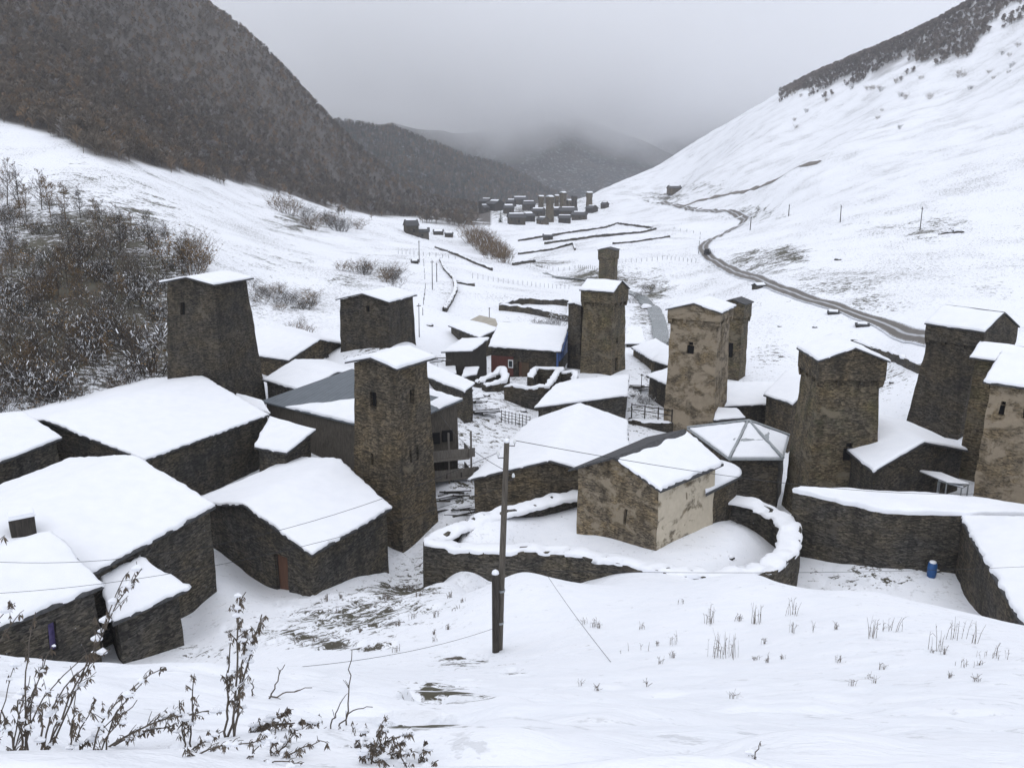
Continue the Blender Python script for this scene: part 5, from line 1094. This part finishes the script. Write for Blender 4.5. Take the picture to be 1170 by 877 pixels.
# ---- forests, one mass each
def forest(name, label, pts_, templ, mats, hs, group=None, tint=None):
    tv = np.array([tuple(v) for v in templ.v]); k4 = np.array([f if len(f) == 4 else (*f, f[-1]) for f in templ.f]); mi = np.array(templ.m); n = len(pts_); rs = np.random.RandomState(5)
    ang = rs.rand(n) * 6.283; sc_ = hs * (0.65 + rs.rand(n) * .7); ca, sa = np.cos(ang) * sc_, np.sin(ang) * sc_
    X = tv[None, :, 0] * ca[:, None] - tv[None, :, 1] * sa[:, None] + pts_[:, 0:1]; Y = tv[None, :, 0] * sa[:, None] + tv[None, :, 1] * ca[:, None] + pts_[:, 1:2]; Z = tv[None, :, 2] * sc_[:, None] + pts_[:, 2:3]
    V = np.stack([X, Y, Z], -1).reshape(-1, 3); Fq = (k4[None] + (np.arange(n) * len(tv))[:, None, None]).reshape(-1, 4); MI = np.tile(mi, n)
    big = fbm(pts_[:, 0] / 90, pts_[:, 1] / 90, o=3, s=8); c = np.clip(.5 + big * .6 + rs.randn(n) * .28, 0, 1); och = (rs.rand(n) < .18 + .18 * (big > .1)).astype(float) * rs.rand(n)
    col = tint(c, och, rs); C_ = np.repeat(col, len(tv), 0)
    o = np_mesh(name, V, Fq, mats, {'tint': C_}, mi=MI); return tag(o, label, 'forest', group, 'stuff')
t = NT('bare_forest_twigs', .95); t.color(t.attr('tint').outputs['Color']); M['ftwig'] = t.mat
def bare_template(seed, n=46):
    rr = random.Random(seed); mb = MB(); mb.tube([(0, 0, -.05), (rr.uniform(-.03, .03), 0, .5), (0, rr.uniform(-.04, .04), .95)], [.016, .011, .004], 3, cap=False)
    for k in range(n):
        f = rr.uniform(.22, .98); az = rr.uniform(0, 6.283); L = (.12 + .30 * math.sin(math.pi * min(1, f * .95 + .12))) * rr.uniform(.6, 1.2); d = Vector((math.cos(az), math.sin(az), rr.uniform(.35, 1.3))).normalized(); b = Vector((0, 0, f * .9)); s = d.cross(Vector((rr.uniform(-1, 1), rr.uniform(-1, 1), rr.uniform(-1, 1)))).normalized() * .012; e = b + d * L
        mb.add([b - s, b + s, e + s * 2.0, e - s * 2.0], [(0, 1, 2, 3)])
    return mb
def sample_region(n, xr, yr, test):
    rs = np.random.RandomState(2); out = []; tot = 0
    while tot < n:
        y = np.exp(rs.uniform(math.log(yr[0]), math.log(yr[1]), 40000)) ; tx = rs.uniform(*xr, 40000); x = tx * y; z = H(x, y); k = test(x, y, z) & (rs.rand(40000) < (y / yr[1]) ** .6); o = np.stack([x, y, z], -1)[k]; out.append(o); tot += len(o)
    return np.concatenate(out)[:n]
def testL(x, y, z):
    px, py = proj(x, y, z); low = np.interp(px, [p[0] for p in FOREST_LOW], [p[1] for p in FOREST_LOW]); return (py < low + fbm(x / 30, y / 30, o=3, s=40) * 9 + fbm(x / 8, y / 8, o=2, s=4) * 9) & (px < 545) & (px > -260) & (py > -220)
def tintL(c, och, rs):
    a = np.array([.075, .062, .048]); b = np.array([.17, .142, .112]); o = np.array([.215, .145, .085]); g = np.array([.05, .055, .03]); k = a + (b - a) * c[:, None]; k = k * (1 - och[:, None]) + o * och[:, None]; s_ = (rs.rand(len(c)) < .06)[:, None]; k = np.where(s_, k * .6 + np.array([.15, .15, .155]), k); return k
PL = sample_region(25000, (-.95, -.02), (200, 1300), testL)
forest('left_forest', 'bare autumn forest covering the steep mountainside at upper left', PL, bare_template(1), [M['ftwig']], 5.8, None, tintL)
def testR(x, y, z):
    px, py = proj(x, y, z); top = np.interp(px, [850, 900, 960, 1000, 1050, 1100, 1140, 1160, 1300], [96, 103, 96, 84, 72, 60, 20, 10, 0]); return (py < top + fbm(x / 30, y / 30, o=3, s=40) * 9 + fbm(x / 22, y / 22, o=3, s=44) * 30 + 3) & (px > 890) & (py > -160) & (px < 1300)
def tintR(c, och, rs): return (np.array([.10, .083, .07]) + np.array([.12, .10, .085]) * c[:, None])
PR = sample_region(9000, (.3, .95), (450, 1300), testR)
forest('right_ridge_scrub', 'grey bare scrub along the crest of the right-hand snow slope', PR, bare_template(2, 60), [M['ftwig']], 4.2, None, tintR)
# the small undergrowth of the left thicket
for sd_, cnt in ((21, 80), (22, 80)):
    P_ = []
    while len(P_) < cnt:
        x, y = random.uniform(-60, 240), random.uniform(225, 480)
        if in_poly(x, y, TH): g = G(x, y, 60); P_.append((g.x, g.y, h1(g.x, g.y) - .1))
    if sd_ == 21: PU = P_
    else: PU2 = P_
mbu = make_bush(21, 3.0, 15, .07, .06)
forest('undergrowth', 'tangled dark snow-flecked undergrowth filling the scrub left of the squat dark tower', np.array(PU + PU2), mbu, [M['bark_dark'], M['snow'], M['leaf_ochre']], .72, None, tintL)
# conifers and bare trees on the hill behind
def hill_points(crest, n, dz, seed, front):
    rs = np.random.RandomState(seed); dg = bpy.context.evaluated_depsgraph_get(); out = []
    me = hillA.data; co = np.empty(len(me.vertices) * 3, np.float32); me.vertices.foreach_get('co', co); co = co.reshape(420, 60, 3)
    i = rs.uniform(0, 418, n); j = rs.uniform(6, 33, n); a, b = i.astype(int), j.astype(int); f, g_ = (i - a)[:, None], (j - b)[:, None]
    return co[a, b] * (1 - f) * (1 - g_) + co[a + 1, b] * f * (1 - g_) + co[a, b + 1] * (1 - f) * g_ + co[a + 1, b + 1] * f * g_
def conifer_template(seed):
    rr = random.Random(seed); mb = MB(); mb.tube([(0, 0, -.05), (0, 0, 1)], [.014, .003], 3, cap=False)
    for l in range(6):
        z = .12 + .8 * l / 6; r = .2 * (1 - l / 6.5)
        for k in range(6):
            a = rr.uniform(0, 6.28); L = r * rr.uniform(.7, 1.2); d = Vector((math.cos(a), math.sin(a), 0)); s = Vector((-d.y, d.x, 0)) * L * .42; b = Vector((0, 0, z + .05)); mb.add([b, b + d * L * .6 + s - Vector((0, 0, L * .3)), b + d * L - Vector((0, 0, L * .6)), b + d * L * .6 - s - Vector((0, 0, L * .3))], [(0, 1, 2, 3)])
    return mb
def tintC(c, och, rs): return np.array([.022, .03, .022]) + np.array([.03, .035, .03]) * c[:, None] + np.array([.3, .3, .32]) * (rs.rand(len(c)) < .12)[:, None] * .25
HP = hill_points(None, 14000, 0, 1, 0)
forest('spruce_forest', 'dark spruce and bare forest on the hill behind the far village', HP[:8000], conifer_template(1), [M['ftwig']], 11, None, tintC)
forest('hill_forest', 'brown bare wood mixed among the spruces on the hill behind the far village', HP[8000:], bare_template(3, 40), [M['ftwig']], 9, None, tintL)

# ================================================================ dry weeds in the near snow
def weed(label, base, tips, seed, leafy=1.0, group=None, side=5, snowy=.25, rad=.0045, d=None, name='dry_weed'):
    """base: photo pixel of the root; tips: pixels of the stem tops (all at about the root's distance)"""
    rr = random.Random(seed); g = G(*base, d or 1.8, 60); g.z = h1(g.x, g.y); t = thing(name, label, 'plant', g, 0, group); st = MB(); lf = MB(); sn = MB(); k = g.y / 3.0
    for tip in tips:
        e = PD(tip[0], tip[1], g.y + rr.uniform(-.15, .15) * k) - g; b = Vector((rr.uniform(-.03, .03), rr.uniform(-.03, .03), -.08)); bend = Vector((e.x * -.18, 0, e.length * .06)) if len(tip) < 3 else Vector((0, 0, e.length * tip[2]))
        pts_ = [b.lerp(e, i / 10) + bend * math.sin(math.pi * i / 10) + Vector((rr.uniform(-1, 1), rr.uniform(-1, 1), rr.uniform(-1, 1))) * .006 * k for i in range(11)]
        st.tube(pts_, [rad * k * (1 - .6 * i / 10) for i in range(11)], 5)
        L = e.length
        def leaf(p, s):
            n = rr.randint(2, 4)
            for _ in range(n):
                dr = Vector((rr.uniform(-.6, .6), rr.uniform(-.6, .6), -1)).normalized() * s * rr.uniform(.6, 1.3); w = dr.orthogonal().normalized() * s * rr.uniform(.05, .13); m = p + dr * .5 + Vector((rr.uniform(-.3, .3), rr.uniform(-.3, .3), 0)) * s * .4; lf.add([p, m + w, p + dr, m - w], [(0, 1, 2), (0, 2, 3)])
        nb = int(side * (L / .5) ** .6 * leafy) + 2
        for j in range(nb):
            f = rr.uniform(.25, 1.0); x = f * 10; i = min(9, int(x)); q = pts_[i].lerp(pts_[i + 1], x - i); dirn = (pts_[i + 1] - pts_[i]).normalized(); o = Vector((rr.uniform(-1, 1), rr.uniform(-.7, .7), rr.uniform(-.2, .8))); bl = L * rr.uniform(.05, .16) * (1.25 - f)+ .02 * k
            ee = q + (dirn * .6 + o * .6).normalized() * bl; st.tube([q, q.lerp(ee, .5) + Vector((0, 0, .004)), ee], [rad * k * .45, rad * k * .35, rad * k * .25], 3)
            if leafy > 0:
                for m in range(rr.randint(1, 4)): leaf(q.lerp(ee, rr.uniform(.3, 1)), .025 * k * rr.uniform(.6, 1.3))
            if rr.random() < snowy: c = q.lerp(ee, rr.random()); r = rr.uniform(.006, .018) * k; st.tube([c - Vector((r * 1.3, 0, 0)), c + Vector((0, 0, r * .3)), c + Vector((r * 1.3, 0, 0))], [r * .4, r, r * .35], 6, 1)
    st.build('stems', [M['bark'], M['snow']], t)
    if lf.v: lf.build('leaves', M['dry_leaf'], t)
weed('tall dry weed with curled leaves standing upright left of centre in the near snow', (258, 842), [(275, 678, .02), (262, 735, .0), (298, 700, .0), (282, 720, .03)], 1, 1.7, side=9, rad=.006)
weed('dry weed leaning right out of the lower left corner, over the nearest snow roof', (18, 872), [(60, 735), (100, 745), (40, 700)], 2, 1.3, side=8)
weed('arching dry weed crossing in front of the nearest lean-to roof', (48, 850), [(125, 742), (160, 650, .04), (142, 660, .0)], 3, 1.2, side=8)
weed('bushy dry weed at the very left edge above the snow roof', (-30, 850), [(12, 690), (-4, 620), (22, 705)], 4, 1.4, side=8)
weed('dry weed with seed heads leaning right, between the left corner and the tall weed', (105, 868), [(170, 770), (158, 800), (190, 760)], 5, 1.4, side=7)
weed('long low bramble branch lying over the near snow below the tall weed', (100, 848), [(245, 812, .10), (200, 828, .06)], 6, 1.6, side=14, rad=.005)
weed('low tangle of branches with hanging leaves just right of the tall weed', (262, 838), [(365, 822, .08), (330, 812, .05), (400, 842, .06)], 7, 2.2, side=16, rad=.005)
weed('matted dry plant with green tinged leaves right of the hanging-leaf tangle', (395, 858), [(470, 836, .08), (440, 828, .05), (488, 858, .08), (420, 830, .04)], 8, 2.4, side=16)
weed('dark dry stalks sticking up in the lower left corner snow', (35, 860), [(20, 800, .0), (48, 806, .0), (66, 826, .02), (2, 812, 0)], 9, 1.8, side=8, rad=.007)
weed('bare thin stalk standing straight left of the utility pole foot', (395, 828), [(401, 742, .0)], 10, 0, side=1, snowy=0, rad=.004)
weed('bare forked stalk bent low beside the straight thin stalk', (370, 832), [(393, 795, .05), (425, 808, .3)], 11, 0, side=1, snowy=0, rad=.004)
weed('short slanting bare stalk right of the tall weed', (303, 798), [(326, 758, .0)], 12, 0, side=1, snowy=0, rad=.004)
weed('pair of short upright stubs right of the tall weed', (288, 793), [(287, 778, 0), (356, 785, -.0)], 13, 0, side=0, snowy=0, rad=.004)
weed('small leafy sprig poking up at the bottom edge right of centre', (855, 880), [(866, 851, .03), (860, 862, 0)], 14, 1.5, side=6)
weed('short stems hanging over the snow below the tall weed', (255, 872), [(240, 850, 0), (300, 848, 0), (345, 870, .1), (210, 858, .05)], 15, 1.8, side=7)
weed('low leafy stalks at the bottom left of centre', (470, 876), [(455, 850, 0), (488, 846, .0), (430, 866, .05), (500, 868, .05)], 16, 2.2, side=7)
weed('slim seedy stem standing alone between the corner weeds and the tall weed', (212, 850), [(222, 772, .02), (206, 800, 0)], 21, 1.2, side=7)
weed('row of thin twigs rising from the lower left corner snow', (-5, 872), [(15, 760, .0), (35, 770, .03), (-20, 780, 0), (52, 752, .04)], 22, 1.0, side=9, rad=.004)
weed('broken grey stem lying across the snow under the tall weed', (170, 862), [(255, 834, .04), (300, 845, .06)], 23, 1.8, side=12, rad=.005)
weed('curled dry plant at the foot of the tall weed, on its right', (300, 862), [(345, 822, .05), (318, 815, .03), (372, 846, .08)], 24, 2.0, side=11, rad=.004)
weed('faint dry plant between the straight thin stalk and the matted plant', (415, 872), [(402, 828, .02), (440, 820, .05), (462, 848, .1)], 25, 2.0, side=10, rad=.004)
weed('drooping weed with thin hanging leaves in front of the first snow mound', (75, 876), [(110, 800, .08), (140, 812, .1), (88, 788, .02)], 26, 1.6, side=12, rad=.0045)
def tuft(label, px, pb, hp, wp, n, seed):
    rr = random.Random(seed); g = G(px, pb, 6, 60); g.z = h1(g.x, g.y); k = g.y / F; mb = MB()
    for i in range(n):
        x = rr.gauss(0, .5) * wp * k * .5; y = rr.gauss(0, min(.3, wp * k * .3)); h = hp * k * rr.uniform(.35, 1.05); z = h1(g.x + x, g.y + y) - g.z; lx, ly = rr.gauss(0, .12) * h, rr.gauss(0, .12) * h; r = rr.uniform(.004, .008) * (g.y / 18)
        mb.tube([(x, y, z - .06), (x + lx * .4, y + ly * .4, z + h * .55), (x + lx, y + ly, z + h)], [r, r * .8, r * .4], 3)
        for _ in range(rr.randint(0, 3)): f = rr.uniform(.4, 1); p = Vector((x + lx * f, y + ly * f, z + h * f)); mb.tube([p, p + Vector((rr.uniform(-.08, .08), rr.uniform(-.05, .05), rr.uniform(.0, .09)))], r * .6, 3)
    o = mb.build('dry_grass_tuft', M['dry_leaf']); o.location = g; tag(o, label, 'grass tuft', 'dry grass tufts on the near snow bank')
TU = [(812, 712, 30, 14, 12, 'upper of the two densest grass tufts on the near bank'), (822, 750, 36, 40, 26, 'largest dry grass tuft, right of the guy wire'), (863, 712, 30, 18, 10, 'thin grass tuft up the bank right of the dense pair'), (905, 702, 22, 14, 8, 'small grass tuft just below the curved wall gap'), (906, 722, 18, 14, 6, 'faint grass tuft under the small upper one'), (768, 736, 18, 24, 8, 'sparse grass tuft left of the dense pair'), (993, 728, 30, 14, 9, 'grass tuft below the massive wall foot, left of a spread-out pair'), (1016, 720, 20, 26, 10, 'low spread grass tuft right beside the one below the massive wall'),
      (930, 722, 18, 8, 4, 'few stalks between the faint tuft and the wall foot tufts'), (1072, 744, 36, 18, 8, 'tall loose grass stalks toward the right edge'), (1092, 730, 32, 30, 8, 'scattered stalks just right of the tall loose stalks'), (1112, 735, 30, 10, 6, 'upright thin tuft near the right edge'), (1138, 752, 22, 36, 12, 'rightmost curly grass tuft on the near bank'), (1104, 762, 12, 20, 6, 'low stubble below the rightmost tufts'), (993, 775, 8, 14, 4, 'tiny dark sprig alone on the smooth snow at right'), (720, 744, 14, 30, 5, 'few faint stalks near the guy wire anchor'), (775, 690, 10, 20, 4, 'tiny stalks high on the bank below the curved wall')]
for i, (px, pb, hp, wp, n, lb) in enumerate(TU): tuft(lb, px, pb, hp, wp, n, 40 + i)
rr9 = random.Random(91)
for i in range(26): tuft('short sparse stubble of dry grass poking through the near snow bank', rr9.uniform(640, 1165), rr9.uniform(700, 800), rr9.uniform(5, 12), rr9.uniform(5, 10), rr9.randint(6, 9), 200 + i)
for i in range(22): tuft('dark grass stubble on the stony turf left of the utility pole', rr9.uniform(330, 545), rr9.uniform(672, 745), rr9.uniform(5, 10), rr9.uniform(6, 14), rr9.randint(6, 10), 300 + i)
# rows of thin fence posts in the fields
POSTM = mesh_only((lambda m: (m.tube([(0, 0, -.3), (.03, 0, 1.3)], [.07, .05], 4), m)[1])(MB()), [M['wood_dark']])
for lb, line, n in [('row of thin fence posts crossing the field above the long low ruin', [(540, 318), (600, 326), (650, 330)], 22), ('row of posts running along the river field left of the small far tower', [(600, 302), (660, 306), (682, 310)], 20), ('fence posts climbing past the valley huts', [(455, 290), (480, 292), (520, 296)], 12), ('row of fence posts across the field right of the small far tower', [(715, 300), (760, 296), (795, 300)], 16),
    ('row of posts down the slope right of the second dark tower', [(484, 300), (486, 330), (483, 360)], 9), ('fence posts along the road bend above the river', [(770, 262), (800, 268), (798, 290)], 9)]:
    P = [G(x, y, 80) for x, y in line]; t = thing('post_fence', lb, 'fence', P[0], 0, 'post fences in the fields'); s = np.linspace(0, len(P) - 1, n)
    for k in s:
        i = min(len(P) - 2, int(k)); q = P[i].lerp(P[i + 1], k - i); o = bpy.data.objects.new('post', POSTM); COL.objects.link(o); o.parent = t; o.location = (q.x - P[0].x, q.y - P[0].y, h1(q.x, q.y) - P[0].z); o.scale = (P[0].y / 230,) * 2 + (1,)
# boulders
def boulder(label, px, py, sz, seed, flat=.6):
    g = G(px, py, 50); g.z = h1(g.x, g.y); rr = random.Random(seed); N = 10; V = []; k = sz / F * g.y
    for j in range(7):
        ph = math.pi * j / 6
        for i in range(N):
            th = 2 * math.pi * i / N; v = Vector((math.sin(ph) * math.cos(th), math.sin(ph) * math.sin(th), -math.cos(ph) * flat)); v = v * (1 + .35 * mnoise.noise(v * 1.6 + Vector((seed, 0, 0)))) * k * .5; V.append(v)
    mb = MB(); Fc = [(j * N + i, j * N + (i + 1) % N, (j + 1) * N + (i + 1) % N, (j + 1) * N + i) for j in range(6) for i in range(N)]; mb.add(V, Fc); t = thing('boulder', label, 'rock', g, 0, 'boulders'); mb.build('rock', M['stone_black'], t)
    mb = MB(); mb.add([Vector((v.x * .93, v.y * .93, v.z + .14 * k)) if v.z > 0 else Vector((v.x * .9, v.y * .9, .02 * k)) for v in V], Fc); mb.build('snow', M['snow'], t, smooth=True)
for i, (lb, px, py, sz) in enumerate([('grey boulder on the right snow slope below the poles', 1093, 265, 12), ('dark rock at the river edge left of the tan plastered tower', 738, 353, 14), ('rock on the river bank behind the brown tower', 724, 378, 9), ('rock in the field behind the ribbed roof', 491, 372, 8), ('small dark rock in the field below the road, left one', 891, 373, 5), ('small dark rock in the field below the road, right one', 931, 374, 6), ('small rock on the snow right of the corbelled tower', 1020, 437, 9), ('rock above the road on the right slope', 958, 297, 9), ('rubble block left of the collapsed wall heap', 536, 446, 9), ('rubble block in front of the collapsed wall heap', 556, 452, 8), ('rubble block below the square ruin', 598, 470, 8), ('rubble block beside the blue gabled house door', 596, 428, 7), ('stone by the dark sheds right of the brown tower', 722, 452, 7), ('dark stone in the yard beside the chapel', 835, 637, 9), ('stone lying in the yard below the massive wall', 1068, 668, 7)]): boulder(lb, px, py, sz, i * 3 + 1)

# ================================================================ the air of the valley
def air():
    m = bpy.data.materials.new('valley_haze'); m.use_nodes = True; n = m.node_tree.nodes; n.clear(); o = n.new('ShaderNodeOutputMaterial'); v = n.new('ShaderNodeVolumePrincipled')
    v.inputs['Density'].default_value = 1.5e-4; v.inputs['Color'].default_value = (.90, .92, .97, 1); v.inputs['Anisotropy'].default_value = .1; m.node_tree.links.new(v.outputs[0], o.inputs['Volume'])
    mb = MB(); mb.box((0, 3600, 450), (18000, 8400, 2300)); h = mb.build('haze', m); tag(h, 'thin pale winter haze filling the valley', 'haze', kind='stuff')
    m = bpy.data.materials.new('low_cloud'); m.use_nodes = True; t = m.node_tree; n = t.nodes; n.clear(); o = n.new('ShaderNodeOutputMaterial'); v = n.new('ShaderNodeVolumePrincipled')
    v.inputs['Color'].default_value = (.985, .987, .993, 1); v.inputs['Anisotropy'].default_value = .2
    tc = n.new('ShaderNodeTexCoord'); nz = n.new('ShaderNodeTexNoise'); nz.inputs['Scale'].default_value = .0022; nz.inputs['Detail'].default_value = 4; nz.inputs['Roughness'].default_value = .55; t.links.new(tc.outputs['Object'], nz.inputs[0])
    sp_ = n.new('ShaderNodeSeparateXYZ'); t.links.new(tc.outputs['Object'], sp_.inputs[0])
    def rng(src, a, b, c, d):
        mr = n.new('ShaderNodeMapRange'); mr.inputs[1].default_value, mr.inputs[2].default_value, mr.inputs[3].default_value, mr.inputs[4].default_value = a, b, c, d; t.links.new(src, mr.inputs[0]); return mr.outputs[0]
    def mth(op, a, b):
        m_ = n.new('ShaderNodeMath'); m_.operation = op; t.links.new(a, m_.inputs[0]); t.links.new(b, m_.inputs[1]); return m_.outputs[0]
    k = mth('ADD', nz.outputs['Fac'], rng(sp_.outputs['Z'], -10, 210, -.24, .06)); k = rng(k, .44, .60, 0, .0060)
    k = mth('MULTIPLY', k, rng(sp_.outputs['Z'], 300, 560, 1, 0)); k = mth('MULTIPLY', k, rng(sp_.outputs['Y'], 1250, 1900, 0, 1))
    t.links.new(k, v.inputs['Density']); t.links.new(v.outputs[0], o.inputs['Volume'])
    mb = MB(); mb.box((0, 2700, 260), (5200, 2900, 620)); c = mb.build('low_cloud', m); tag(c, 'grey cloud hanging low over the far mountains', 'cloud', kind='stuff')
air()
sc.cycles.volume_step_rate = 1.0; sc.cycles.volume_max_steps = 128
